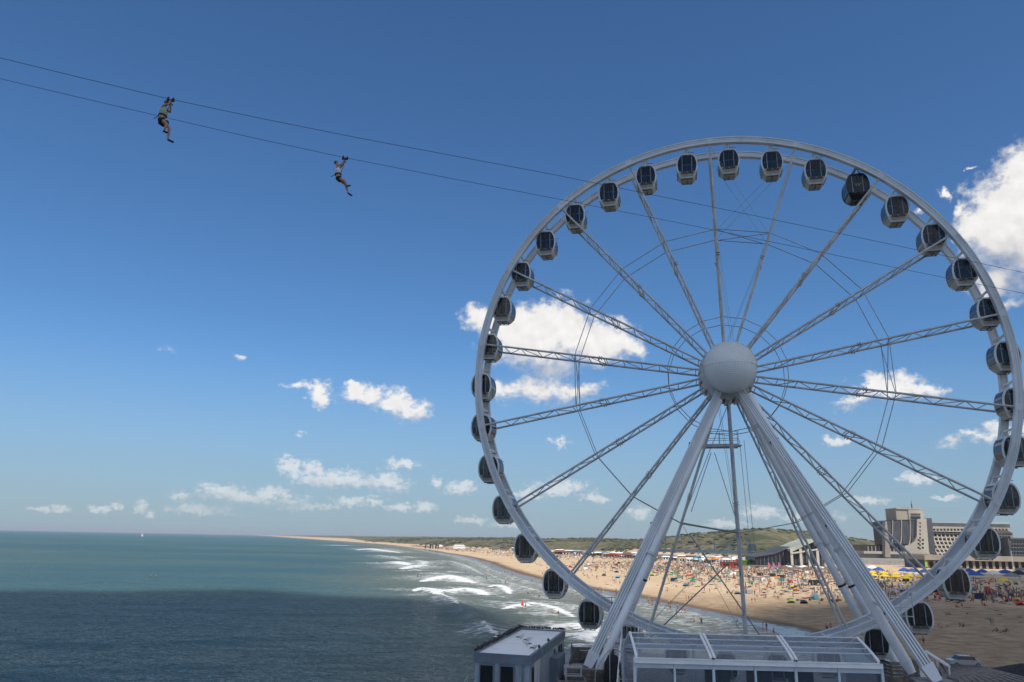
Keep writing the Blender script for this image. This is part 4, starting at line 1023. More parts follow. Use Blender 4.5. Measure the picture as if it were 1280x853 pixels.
def black_parasol():
    P = atZ(1278, 829, 5.3); mb = MB(); o = empty('market_parasol', (P[0], P[1], float(th(P[0], P[1])))); tag(o, 'large black parasol with a round yellow emblem beside the walkway', 'parasol')
    n = 8; V = [P]+[P+np.array([3.6*math.cos(a), 3.6*math.sin(a), -1.0]) for a in np.arange(n)*2*math.pi/n+.4]+[P+np.array([3.6*math.cos(a), 3.6*math.sin(a), -1.25]) for a in np.arange(n)*2*math.pi/n+.4]
    mb.add(V, [(0, 1+i, 1+(i+1) % n) for i in range(n)]+[(1+i, 9+i, 9+(i+1) % n, 1+(i+1) % n) for i in range(n)]); mb.build('canopy', M['black'], o)
    MB().tube((P[0], P[1], float(th(P[0], P[1]))), P, .06, n=8).build('pole', M['rail'], o)
    yel = mat('yellow_print', (.55, .38, .03), .6); a0 = .4+math.pi/8+5*math.pi/4; d = np.array([math.cos(a0), math.sin(a0), 0]); s = np.array([-d[1], d[0], 0]); nn = nrm(np.cross(s, -d*3.33-KZ*-1.0)); nn = nn*np.sign(nn[2])
    c = P+d*1.9-KZ*.57+nn*.02; e = nrm(d*3.33-KZ*1.0); mb = MB(); mb.add([c+.5*math.cos(t)*s+.4*math.sin(t)*e for t in np.linspace(0, 2*math.pi, 20)[:-1]], [tuple(range(19))]); mb.build('emblem', yel, o)
black_parasol()

# ------------------------------------------------------------------ people
def skin_mesh(name, joints, edges, sub=1):
    ks = list(joints); ix = {k: i for i, k in enumerate(ks)}
    me = bpy.data.meshes.new(name); me.from_pydata([tuple(map(float, joints[k][0])) for k in ks], [(ix[a], ix[b]) for a, b in edges], [])
    o = bpy.data.objects.new(name, me); col.objects.link(o)
    m = o.modifiers.new('s', 'SKIN'); m.use_smooth_shade = True
    for k in ks:
        sv = me.skin_vertices[0].data[ix[k]]; r = joints[k][1]; sv.radius = (r, r) if np.isscalar(r) else r; sv.use_root = (k == ks[0])
    s = o.modifiers.new('u', 'SUBSURF'); s.levels = sub; s.render_levels = sub
    dg = bpy.context.evaluated_depsgraph_get(); me2 = bpy.data.meshes.new_from_object(o.evaluated_get(dg))
    bpy.data.objects.remove(o); me2.name = name
    return me2
SKIN = [mat('skin_light', (.50, .31, .22), .6, var=.05), mat('skin_tan', (.36, .20, .13), .6, var=.05), mat('skin_dark', (.15, .085, .055), .6, var=.05)]
HAIR = [mat('hair_dark', (.025, .018, .012), .7), mat('hair_blond', (.32, .22, .10), .7), mat('hair_brown', (.09, .055, .03), .7)]
CLOTH = {n: mat('cloth_'+n, c, .85, var=.08, scale=6) for n, c in dict(black=(.012, .012, .014), navy=(.02, .03, .07), red=(.32, .04, .035), white=(.66, .65, .62), blue=(.06, .13, .26), green=(.07, .20, .10), beige=(.48, .40, .30), maroon=(.16, .03, .03), orange=(.50, .19, .06), teal=(.06, .20, .22), grey=(.22, .22, .23), brown=(.15, .09, .05)).items()}

M['cable'] = mat('zip_cable', (.06, .062, .065), .5, .5, .1, 3)
# --- zip line riders, arms up on the trolley handle
def rider(px, Y, label, shirt, hair, skin, shorts, cable_pt, seedy):
    J = {k: atY(x, y, Y+dy) for k, (x, y, dy) in px.items()}
    zmin = min(v[2] for v in J.values()); base = np.array([J['hip'][0], J['hip'][1], zmin-.05])
    root = empty('person', tuple(base)); tag(root, label, 'person', 'zip line riders')
    yv = np.array([0, 1., 0]); mid = lambda a, b, t=.5: J[a]*(1-t)+J[b]*t
    j = {'hip': (J['hip'], .15), 'waist': (mid('hip', 'neck', .42), .135), 'chest': (mid('hip', 'neck', .78), .165), 'neck': (J['neck'], .06), 'head0': (mid('neck', 'head', .55), .072), 'head': (J['head'], .10), 'crown': (J['head']+nrm(J['head']-J['neck'])*.09, .07)}
    e = [('hip', 'waist'), ('waist', 'chest'), ('chest', 'neck'), ('neck', 'head0'), ('head0', 'head'), ('head', 'crown')]
    for s, d in (('r', -1), ('l', 1)):
        sh = mid('hip', 'neck', .92)+yv*d*.17; j['sh'+s] = (sh, .07); j['el'+s] = (J['el'+s], .05); j['ha'+s] = (J['ha'+s], .036)
        e += [('chest', 'sh'+s), ('sh'+s, 'el'+s), ('el'+s, 'ha'+s)]
        hp = J['hip']+yv*d*.09-KZ*.04; j['hp'+s] = (hp, .115); j['th'+s] = (hp*.5+J['kn'+s]*.5, .10); j['kn'+s] = (J['kn'+s], .07); j['cf'+s] = (J['kn'+s]*.62+J['an'+s]*.38, .066); j['an'+s] = (J['an'+s], .038); j['to'+s] = (J['to'+s], .035)
        e += [('hip', 'hp'+s), ('hp'+s, 'th'+s), ('th'+s, 'kn'+s), ('kn'+s, 'cf'+s), ('cf'+s, 'an'+s), ('an'+s, 'to'+s)]
    j = {k: (v[0]-base, v[1]) for k, v in j.items()}
    me = skin_mesh('body', j, e, 2)
    # fingers closed round the handle and simple facial features, part of the same body mesh
    mb = MB()
    for s in 'rl':
        h = J['ha'+s]-base
        up = nrm(h-(J['el'+s]-base))
        for q in range(4):
            o = h+yv*(.012*(q-1.5)*1.6); mb.path([o, o+up*.05, o+up*.075+np.array([.03, 0, 0]), o+up*.05+np.array([.05, 0, 0])], .011, 6)
        mb.path([h-yv*.03, h-yv*.045+up*.035, h-yv*.03+up*.055+np.array([.04, 0, 0])], .012, 6)
    hd = J['head']-base; fw = nrm(np.array([1, -.25, .2]))
    mb.blob(hd+fw*.105-KZ*.01, (.018, .018, .028), 2)
    for sy in (-1, 1): mb.blob(hd+yv*sy*.10, (.03, .012, .035), 2)
    V = [v.co[:] for v in me.vertices]; Fc = [tuple(p.vertices) for p in me.polygons]
    b2 = MB(); b2.add(V, Fc); b2.add(np.concatenate(mb.v), mb.f)
    b2.build('body', skin, root, 70, local=True)
    def shell(name, keys, eds, m, k=1.18, add=.012):
        mm = skin_mesh(name, {q: (j[q][0], j[q][1]*k+add) for q in keys}, eds, 2); mm.materials.clear(); mm.materials.append(m); o = bpy.data.objects.new(name, mm); col.objects.link(o); o.parent = root; return o
    j['low'] = (j['hip'][0]*.6+j['waist'][0]*.4, .12)
    shell('shirt', ['chest', 'waist', 'low', 'shr', 'shl'], [('chest', 'waist'), ('waist', 'low'), ('chest', 'shr'), ('chest', 'shl')], shirt, 1.2, .018)
    shell('shorts', ['hip', 'low', 'hpr', 'hpl', 'thr', 'thl'], [('hip', 'low'), ('hip', 'hpr'), ('hip', 'hpl'), ('hpr', 'thr'), ('hpl', 'thl')], shorts, 1.26, .02)
    for s in 'rl':
        a, t = j['an'+s][0], j['to'+s][0]; mb = MB(); dr = nrm(t-a); mb.blob(a*.9+t*.1-KZ*.02, (.06, .045, .05), 2); mb.blob(t, (.075, .05, .045), 2); mb.tube(a-KZ*.02, t, .05, .045, 10); mb.build('shoe', CLOTH['black'], root, 70, local=True)
    mb = MB(); up = nrm(J['head']-J['neck']); mb.blob(hd+up*.035-fw*.028, (.108, .108, .105), 3); mb.build('hair', hair, root, 70, local=True)
    # harness: belt, leg loops and a strap running up to the trolley
    mb = MB(); w = j['waist'][0]*.5+j['low'][0]*.5; ax_ = nrm(j['chest'][0]-j['hip'][0])
    mb.lathe([(.175, -.03), (.195, -.03), (.195, .03), (.175, .03), (.175, -.03)], w, ax_, 20)
    for s in 'rl': mb.lathe([(.13, -.02), (.148, -.02), (.148, .02), (.13, .02), (.13, -.02)], j['hp'+s][0]*.6+j['th'+s][0]*.4, nrm(j['th'+s][0]-j['hp'+s][0]), 16)
    mb.tube(w+np.array([.13, 0, .02]), cable_pt-base-KZ*.22, .014, n=6); mb.tube(w+np.array([-.14, 0, 0]), w+np.array([-.40, 0, -.16]), .016, n=6); mb.build('harness', M['black'], root, 50, local=True)
    t = empty('zip_line_trolley', tuple(cable_pt)); tag(t, 'black pulley trolley gripped by the rider in %s' % ('the pale green vest' if seedy else 'the white top'), 'trolley')
    CD = nrm(CABDIR); mb = MB(); mb.box(cable_pt-KZ*.06, (.34, .06, .13)); mb.build('housing', M['black'], t)
    for o in (-.11, .11): MB().lathe([(.001, -.02), (.05, -.02), (.035, 0), (.05, .02), (.001, .02)], cable_pt+CD*o+KZ*.055, (0, 1, 0), 14).build('wheel', M['darkmetal'], t, 40)
    MB().tube(cable_pt+np.array([0, -.26, -.16]), cable_pt+np.array([0, .26, -.16]), .02, n=8).tube(cable_pt-KZ*.1, cable_pt-KZ*.17, .02, n=6).build('handle', M['black'], t)
c1a, c1b = atY(211, 123.8, 31.0), atY(1280, 340.5, 46.0)
c2a, c2b = atY(431, 197.3, 38.5), atY(1280, 366.5, 47.5)
CABDIR = c1b-c1a
CUP = [(-160, 32), (-80, 52), (0, 72.5), (100, 97), (211, 123.8), (330, 149), (450, 173), (570, 195.5), (690, 218), (800, 240.5), (920, 265), (1040, 290), (1160, 315.5), (1280, 341), (1420, 371), (1560, 401)]
CLO = [(-160, 57), (-80, 78), (0, 98.5), (95, 121), (190, 143.2), (310, 171), (431, 197.3), (560, 222.5), (690, 247.5), (850, 279), (1000, 310), (1140, 339), (1280, 367), (1420, 396), (1560, 425)]
for pts, (xa, ya), (xb, yb), lab in ((CUP, (211, 31.0), (1280, 46.0), 'upper thin zip line cable, carrying the rider in the pale green vest'), (CLO, (431, 38.5), (1280, 47.5), 'lower thin zip line cable, carrying the rider in the white top')):
    P = [atY(x, y, 1/(1/ya+(1/yb-1/ya)*(x-xa)/(xb-xa))) for x, y in pts]          # the cable hangs in a shallow sag
    tag(MB().path(P, .013, 8).build('zip_line_cable', M['cable'], None, 60), lab, 'cable', 'zip line cables')
rider({'hip': (202.3, 149.5, 0), 'neck': (206, 133.5, 0), 'head': (208.5, 128.8, -.02), 'elr': (211.2, 130.2, -.2), 'har': (212.8, 125.6, -.1), 'ell': (213.4, 140.8, .18), 'hal': (213.0, 126.5, .12),
       'knr': (208.6, 155.6, -.1), 'anr': (204.8, 163.6, -.12), 'tor': (208.2, 165.8, -.12), 'knl': (211.6, 160.5, .1), 'anl': (210.0, 174.2, .1), 'tol': (215.6, 177.6, .1)}, 31.0,
      'zip line rider in pale green vest and dark shorts with knees bent', mat('vest_green', (.36, .46, .36), .8), HAIR[0], SKIN[1], CLOTH['black'], atY(213.5, 124.4, 31.03), True)
rider({'hip': (423.2, 222.2, 0), 'neck': (421.6, 208.6, 0), 'head': (420.6, 203.9, 0), 'elr': (427.2, 205.5, -.16), 'har': (430.6, 199.3, -.06), 'ell': (428.6, 206.5, .16), 'hal': (431.0, 199.6, .10),
       'knr': (431.0, 227.0, -.1), 'anr': (434.0, 232.6, -.1), 'tor': (437.0, 232.2, -.1), 'knl': (431.6, 230.4, .1), 'anl': (435.2, 241.2, .1), 'tol': (439.0, 244.4, .1)}, 38.5,
      'zip line rider in white top and dark shorts with one leg stretched out', mat('top_white', (.66, .66, .72), .8), HAIR[0], SKIN[1], CLOTH['black'], atY(431.5, 197.5, 38.53), False)

# --- bathers: a few poses, many people
def bather(pose):
    j = {}; e = []
    if pose in ('stand', 'walk', 'armsup'):
        st = .22 if pose == 'walk' else .05
        j = {'hip': ((0, 0, .95), .125), 'waist': ((0, 0, 1.12), .105), 'chest': ((0, .01, 1.34), .13), 'neck': ((0, .0, 1.50), .055), 'head': ((0, .02, 1.63), .095), 'crown': ((0, .02, 1.72), .06)}
        e = [('hip', 'waist'), ('waist', 'chest'), ('chest', 'neck'), ('neck', 'head'), ('head', 'crown')]
        for s, d in (('r', 1), ('l', -1)):
            k = st*d; j['hp'+s] = ((.09*d, 0, .90), .095); j['kn'+s] = ((.10*d, k*.7, .5), .06); j['an'+s] = ((.10*d, k, .08), .04); j['to'+s] = ((.12*d, k+.16, .03), .035)
            j['sh'+s] = ((.18*d, 0, 1.42), .055)
            if pose == 'armsup': j['el'+s] = ((.30*d, .05, 1.52), .042); j['ha'+s] = ((.18*d, .08, 1.74), .035)
            else: j['el'+s] = ((.25*d, -.02-k*.4, 1.16), .042); j['ha'+s] = ((.25*d, .06-k*.8, .92), .034)
            e += [('hip', 'hp'+s), ('hp'+s, 'kn'+s), ('kn'+s, 'an'+s), ('an'+s, 'to'+s), ('chest', 'sh'+s), ('sh'+s, 'el'+s), ('el'+s, 'ha'+s)]
    elif pose == 'sit':
        j = {'hip': ((0, 0, .13), .13), 'waist': ((0, -.06, .32), .11), 'chest': ((0, -.10, .54), .13), 'neck': ((0, -.08, .70), .055), 'head': ((0, -.04, .83), .095), 'crown': ((0, -.04, .92), .06)}
        e = [('hip', 'waist'), ('waist', 'chest'), ('chest', 'neck'), ('neck', 'head'), ('head', 'crown')]
        for s, d in (('r', 1), ('l', -1)):
            j['hp'+s] = ((.09*d, .03, .12), .09); j['kn'+s] = ((.12*d, .40, .42), .06); j['an'+s] = ((.12*d, .66, .07), .04); j['to'+s] = ((.13*d, .80, .04), .035)
            j['sh'+s] = ((.18*d, -.10, .62), .055); j['el'+s] = ((.24*d, -.2, .36), .042); j['ha'+s] = ((.22*d, -.26, .05), .034)
            e += [('hip', 'hp'+s), ('hp'+s, 'kn'+s), ('kn'+s, 'an'+s), ('an'+s, 'to'+s), ('chest', 'sh'+s), ('sh'+s, 'el'+s), ('el'+s, 'ha'+s)]
    else:
        j = {'hip': ((0, 0, .12), .125), 'waist': ((0, -.18, .13), .105), 'chest': ((0, -.40, .14), .13), 'neck': ((0, -.56, .14), .055), 'head': ((0, -.70, .16), .095), 'crown': ((0, -.78, .16), .06)}
        e = [('hip', 'waist'), ('waist', 'chest'), ('chest', 'neck'), ('neck', 'head'), ('head', 'crown')]
        for s, d in (('r', 1), ('l', -1)):
            j['hp'+s] = ((.09*d, .05, .11), .09); j['kn'+s] = ((.12*d, .46, .14), .06); j['an'+s] = ((.12*d, .88, .07), .04); j['to'+s] = ((.14*d, .93, .16), .032)
            j['sh'+s] = ((.19*d, -.46, .13), .055); j['el'+s] = ((.28*d, -.22, .08), .042); j['ha'+s] = ((.24*d, .02, .06), .034)
            e += [('hip', 'hp'+s), ('hp'+s, 'kn'+s), ('kn'+s, 'an'+s), ('an'+s, 'to'+s), ('chest', 'sh'+s), ('sh'+s, 'el'+s), ('el'+s, 'ha'+s)]
    me = skin_mesh('bather_'+pose, j, e, 1)
    hd = np.array(j['head'][0]); hp = np.array(j['hip'][0]); ch = np.array(j['chest'][0])
    mi = []
    for p in me.polygons:
        c = np.array(p.center); q = 0
        if np.linalg.norm(c-hd) < .17 and (c-hd)@nrm(hd-ch) > .03: q = 2
        elif np.linalg.norm((c-hp)*np.array([.8, 1, 1])) < .24: q = 1
        mi.append(q)
    me.materials.clear()
    for m in (SKIN[0], CLOTH['black'], HAIR[0]): me.materials.append(m)
    me.polygons.foreach_set('material_index', mi); me.update()
    return me
BM = {p: bather(p) for p in ('stand', 'walk', 'armsup', 'sit', 'lie')}
POSE = {'stand': 'standing', 'walk': 'walking', 'armsup': 'shading the eyes with raised arms', 'sit': 'sitting', 'lie': 'lying'}
def person(P, pose, colr, where, rz=None, skin=None, sink=0, s=1.):
    o = bpy.data.objects.new('person', BM[pose]); col.objects.link(o)
    o.location = (P[0], P[1], P[2]-sink); o.rotation_euler[2] = random.uniform(0, 6.28) if rz is None else rz; s *= random.uniform(.93, 1.06); o.scale = (s, s, s)
    for i, m in enumerate((skin or random.choice([SKIN[0], SKIN[1], SKIN[1], SKIN[2]]), CLOTH[colr], random.choice(HAIR))):
        o.material_slots[i].link = 'OBJECT'; o.material_slots[i].material = m
    tag(o, 'person in %s swimwear %s %s' % (colr, POSE[pose], where), 'person', 'people %s' % where)
    return o
CL_ = list(CLOTH)
# people the photo shows singly: feet in pixels
for px, py, n in [(853, 767.5, 2), (865, 752, 1), (836, 758, 1), (812, 757, 2), (822, 760, 2), (838, 764, 1), (858, 752, 2), (868, 782, 1), (877, 783, 1), (846, 771, 1)]:
    for k in range(n): person(gp(px+k*3.2, py), random.choice(['stand', 'walk']), random.choice(CL_), 'at the water\'s edge beyond the wheel')
for px, py, pose in [(954, 790, 'stand'), (958.5, 790, 'stand'), (967.5, 796, 'walk'), (922, 759, 'stand'), (940, 754, 'stand'), (944, 754, 'walk'), (922, 786, 'walk'), (1008, 797, 'sit'), (1034, 791, 'stand'), (1039, 789, 'walk'), (1029, 794, 'sit')]:
    person(gp(px, py), pose, random.choice(['black', 'navy', 'red', 'white', 'grey']), 'on the shaded sand beside the pavilion roof')
for px, py, pose in [(1151, 807, 'stand'), (1155, 808, 'stand'), (1143, 800, 'walk'), (1174, 784, 'sit'), (1177, 785, 'sit'), (1186, 783, 'lie'), (1200, 781, 'sit'), (1204, 784, 'sit'), (1239, 782, 'stand'), (1242, 783, 'stand'), (1246, 790, 'sit'), (1250, 791, 'lie'), (1258, 791, 'sit'), (1196, 760, 'sit'), (1203, 762, 'stand'), (1210, 760, 'lie'), (1214, 760, 'lie'), (1209, 768, 'sit'), (1228, 758, 'stand'), (1231, 758, 'sit'), (1246, 764, 'lie'), (1250, 769, 'lie'), (1235, 774, 'lie'), (1184, 769, 'sit'), (1187, 769, 'sit'), (1278, 779, 'sit'), (1262, 756, 'lie'), (1275, 772, 'lie'), (1170, 748, 'sit'), (1160, 752, 'lie')]:
    person(gp(px, py), pose, random.choice(['black', 'navy', 'red', 'white', 'blue', 'grey', 'orange']), 'on the shaded sand beyond the walkway')
for i in range(46):
    px = random.uniform(600, 850); py = np.interp(px, [600, 620, 657, 699, 751, 792, 860], [703, 713, 725, 734, 742, 751, 764])+random.uniform(-3, 2.5)
    person(gp(px, py), random.choice(['walk', 'stand', 'stand', 'armsup']), random.choice(CL_), 'strolling along the sunlit waterline' if False else 'along the sunlit waterline')
for px, py in [(657, 757.5), (691, 767), (698, 767), (582, 714), (576, 715), (700, 730), (706, 741), (716, 743), (668, 744), (674, 746), (645, 735), (660, 741), (593, 720), (608, 723), (550, 706), (556, 706), (625, 727), (632, 729), (522, 720.5), (526, 721), (543, 721.5), (690, 745), (728, 752)]:
    P = atZ(px, py, .25); person((P[0], P[1], .1), 'stand', random.choice(['black', 'navy', 'red']), 'wading among the breakers', sink=random.uniform(.6, 1.0))
for px, py in [(188, 721), (195, 721), (447, 708), (459, 709), (404, 688), (390, 704)]:
    P = atZ(px, py, .2); person((P[0], P[1], 0), 'stand', 'black', 'swimming far out in the open water', sink=1.0, s=1.15)
LOW = [(1072, 733), (1080, 737), (1062, 746), (1066, 747), (1050, 741)]
for i in range(150):
    px = random.uniform(655, 1085); lo = np.interp(px, [655, 760, 860, 960, 1085], [704, 708, 712, 716, 722]); hi = np.interp(px, [655, 700, 760, 860, 900, 960, 1085], [716, 724, 732, 744, 747, 749, 742])
    py = lo+(hi-lo)*random.random()**.8
    person(gp(px, py), random.choice(['sit', 'lie', 'lie', 'sit', 'stand']), random.choice(CL_), 'on the crowded dry sand')

def beach_crowd():
    """the far throng: towels, bags and bathers too small and many to tell apart"""
    mats = list(CLOTH.values())+SKIN; mb = MB(); cnt = 0; pick = [0, 0, 1, 2, 3, 3, 3, 4, 5, 6, 6, 7, 8, 9, 10, 10, 11]
    hx = np.array([(0, 0, 0)])
    while cnt < 8500:
        y = math.exp(random.uniform(math.log(215), math.log(1500))); xs0 = np.interp(y, SHY, SHX); xf = min(np.interp(y, FTY, FTX), xs0+210)
        d = random.betavariate(2.2, 1.5)*(xf-xs0-30)+28
        if y < 330 and d < 45: continue
        if fbm(np.array(d/26), np.array(y/55), 3, 91) < random.uniform(-.5, .4): continue
        x = xs0+d
        q = atZ(640, 700, 0)
        z = float(np.interp(d, [28, 70, 130, 220], [.5, 1.5, 2.4, 3.4])); k = random.random(); cnt += 1; a = random.uniform(0, 3.14); c = np.array([x, y, z])
        u = np.array([math.cos(a), math.sin(a), 0]); v = np.array([-u[1], u[0], 0]); m = random.choice(pick)
        if k < .45:      # towel with somebody on it
            mb.extrude([(-.5, 0), (.5, 0), (.5, .05), (-.5, .05)], c-u*.95, c+u*.95, v, KZ*1.0, m); mb.tube(c-u*.7+KZ*.2, c+u*.7+KZ*.15, .17, .1, 5, mi=12+random.randrange(3)); mb.blob(c-u*.85+KZ*.2, (.13, .13, .13), 1, mi=random.choice([0, 11]))
        elif k < .8:     # someone upright
            s = 12+random.randrange(3); h = random.uniform(1.45, 1.85); mb.tube(c, c+KZ*h*.48, .10, .14, 5, mi=s); mb.tube(c+KZ*h*.45, c+KZ*h*.85, .17, .15, 5, mi=random.choice([m, s])); mb.blob(c+KZ*h*.93, (.12, .12, .14), 1, mi=random.choice([0, 11, s]))
        elif k < .955:    # bag, cool box, folded chair
            mb.box(c+KZ*.25, (.7, .5, .5), a, m)
        else:            # low beach shelter
            w = random.uniform(.9, 1.4); mb.add([c-u*w-v*.6, c+u*w-v*.6, c+u*w*.8+KZ*1.1, c-u*w*.8+KZ*1.1, c-u*w+v*.9, c+u*w+v*.9], [(0, 1, 2, 3), (3, 2, 5, 4), (0, 3, 4), (1, 5, 2)], m)
    tag(mb.build('beach_crowd', mats), 'throng of distant bathers, towels and shelters on the sunlit beach', 'crowd', kind='stuff')
beach_crowd()

# ------------------------------------------------------------------ beach furniture
def parasol(P, colr, label, group, r=1.35, h=2.2, sides=8, cat='parasol'):
    o = empty('parasol', tuple(P)); tag(o, label, cat, group)
    m = colr; P = np.array(P); a = np.arange(sides)*2*math.pi/sides+random.random(); mb = MB()
    V = [P+KZ*(h+.42*r)]+[P+np.array([r*.55*math.cos(t), r*.55*math.sin(t), h+.24*r]) for t in a]+[P+np.array([r*math.cos(t), r*math.sin(t), h]) for t in a]+[P+np.array([r*math.cos(t), r*math.sin(t), h-.16]) for t in a]; n = sides
    mb.add(V, [(0, 1+i, 1+(i+1) % n) for i in range(n)]+[(1+k*n+i, 1+(k+1)*n+i, 1+(k+1)*n+(i+1) % n, 1+k*n+(i+1) % n) for k in (0, 1) for i in range(n)])
    mb.build('canopy', m, o); MB().tube(P-KZ*.1, P+KZ*(h+.4*r), .04, n=6).build('pole', M['rail'], o)
def lounger(P, rz, label, group, m):
    o = empty('sun_lounger', tuple(P)); tag(o, label, 'lounger', group); P = np.array(P); u = np.array([math.cos(rz), math.sin(rz), 0]); v = np.array([-u[1], u[0], 0])
    MB().extrude([(-.33, 0), (.33, 0), (.33, .08), (-.33, .08)], P-u*.4+KZ*.34, P+u*.95+KZ*.34, v, KZ).build('bed', m, o)
    MB().extrude([(-.33, 0), (.33, 0), (.33, .08), (-.33, .08)], P-u*.4+KZ*.34, P-u*.95+KZ*.80, v, KZ).build('backrest', m, o)
    for s in (-.28, .28):
        for t in (-.3, .85): MB().tube(P+u*t+v*s, P+u*t+v*s+KZ*.36, .025, n=5).build('leg', M['rail'], o)
PM = {n: mat('canvas_'+n, c, .8, var=.06, scale=1) for n, c in dict(yellow=(.80, .55, .02), blue=(.025, .085, .33), navy=(.012, .022, .06), green=(.04, .24, .11), white=(.74, .74, .72), cyan=(.10, .32, .42), red=(.52, .04, .03), orange=(.75, .25, .02), black=(.014, .014, .016), grey=(.20, .21, .22), brown=(.16, .10, .06), pink=(.45, .12, .20), lime=(.24, .42, .06)).items()}
for px, py in [(1090, 722), (1092, 726), (1105, 723), (1106, 727), (1120, 724), (1120, 728), (1136.5, 727), (1133, 730), (1152.5, 728), (1045, 722), (1200, 731), (1256, 733)]:
    P = gp(px, py); parasol(P, PM['yellow'], 'yellow parasol over dark loungers on the dry sand', 'yellow parasols', 2.1, 2.1)
    for k in (-1, 1): lounger(P+np.array([k*1.1, -.8, 0]), random.uniform(1.2, 1.9), 'dark lounger under a yellow parasol', 'dark loungers under the yellow parasols', PM['black'])
for i in range(34):
    px = random.uniform(838, 938); py = random.uniform(719, 735); P = gp(px, py)
    if i % 2: parasol(P, PM['green'], 'green parasol in the cluster below the dune hill', 'green parasols', random.uniform(.9, 1.3), 1.8)
    else: lounger(P, random.uniform(1, 2.2), 'pale lounger among the green parasols', 'pale loungers among the green parasols', PM['white'])
for i in range(70):
    r_ = i//14; c_ = i % 14; px = 940+c_*9.5+r_*3+random.uniform(-2, 2); py = 719+r_*5.5+c_*.35+random.uniform(-1.2, 1.2)
    cc = 'white' if random.random() < .75 else 'cyan'; lounger(gp(px, py), random.uniform(1.2, 1.9), '%s lounger in the rows in front of the glass beach pavilion' % {'white': 'white', 'cyan': 'pale blue'}[cc], 'loungers in rows', PM[cc])
for px, py, c in [(961, 735, 'orange'), (991, 735.5, 'yellow'), (995, 739, 'orange'), (989, 754, 'lime'), (1005, 755, 'navy'), (857, 733, 'cyan'), (771, 716, 'blue'), (772, 723, 'cyan'), (815, 720, 'lime'), (922, 743, 'grey'), (700, 712, 'white'), (755, 720, 'brown'), (1170, 741, 'navy'), (1275, 757, 'red'), (1270, 752, 'orange'), (1262, 751, 'red')]:
    P = gp(px, py); o = empty('beach_shelter', tuple(P)); tag(o, '%s dome-shaped beach shelter pitched on the sand' % c, 'beach tent', 'beach shelters')
    mb = MB(); n = 12; w = 1.05
    for a0 in np.linspace(0, math.pi*.82, 5)[:-1]:
        a1 = a0+math.pi*.82/4
        V = [P+np.array([w*math.cos(t), w*.8*math.sin(t)*math.cos(a), 1.1*math.sin(t)*math.sin(a)+.02]) for a in (a0, a1) for t in np.linspace(0, math.pi, n)]
        mb.add(V, [(i, i+1, n+i+1, n+i) for i in range(n-1)])
    mb.build('canopy', PM[c], o, 60); MB().box(P+KZ*.06, (1.9, 1.2, .05)).build('ground_sheet', PM['grey'], o)
for px, py, w, h, c, lab in [(842.5, 727, 2.6, 1.3, 'navy', 'navy windbreak box beside the green parasols'), (862.5, 720.5, 3.2, .7, 'red', 'low red inflatable mat beyond the green parasols'), (950, 720, 2.6, 1.4, 'black', 'black covered lounge bed, nearest of three to the red kiosks'), (965, 721, 3.4, 1.4, 'black', 'black covered lounge bed, middle of three'), (977, 723, 3.4, 1.4, 'black', 'black covered lounge bed, farthest of three from the red kiosks'), (1225, 749, 2.6, 1.6, 'navy', 'dark container standing on the shaded sand'), (1018, 732, 4.4, 2.0, 'black', 'black tilted screen standing on the sand')]:
    P = gp(px, py); o = empty('beach_box', tuple(P)); tag(o, lab, 'beach box')
    MB().box(P+KZ*h*.5, (w, 1.2, h*.96), .15, taper=.86).build('body', PM[c], o); MB().box(P+KZ*(h*.96+.05), (w*.95, 1.25, .08), .15).build('lid', PM['grey' if c == 'black' else c], o)
    for s in (-1, 1): MB().box(P+np.array([s*w*.42, 0, .04]), (.12, 1.3, .08), .15).build('foot', M['wood'], o)
# red signal tower and buoy
P = gp(1236, 748); o = empty('lifeguard_post', tuple(P)); tag(o, 'red lifeguard post with a raised seat on the shaded sand', 'lifeguard post')
for a, b in ((-.6, -.6), (.6, -.6), (.6, .6), (-.6, .6)): MB().tube(P+np.array([a*1.2, b*1.2, 0]), P+np.array([a*.6, b*.6, 2.2]), .09, n=6).build('leg', M['red'], o)
MB().box(P+KZ*2.25, (1.3, 1.3, .12)).build('platform', M['red'], o); MB().box(P+np.array([0, .4, 2.8]), (1.1, .12, 1.0)).build('backrest', M['red'], o); MB().tube(P+np.array([.5, .5, 2.2]), P+np.array([.5, .5, 4.4]), .05, n=6).build('mast', M['white'], o); MB().box(P+np.array([.85, .5, 4.1]), (.7, .03, .5)).build('flag', PM['red'], o)
P = atZ(653, 757, .3); SB = .6; o = empty('marker_buoy', (P[0], P[1], .1)); tag(o, 'red conical marker buoy floating among the breakers', 'buoy')
MB().lathe([(.001, 1.3), (.1, 1.2), (.34, .4), (.4, .2), (.36, -.24), (.001, -.3)], (P[0], P[1], .15), (0, 0, 1), 16).build('float', PM['red'], o, 40); MB().tube((P[0], P[1], 1.4), (P[0], P[1], 1.8), .04, n=6).build('top_mark', PM['orange'], o)
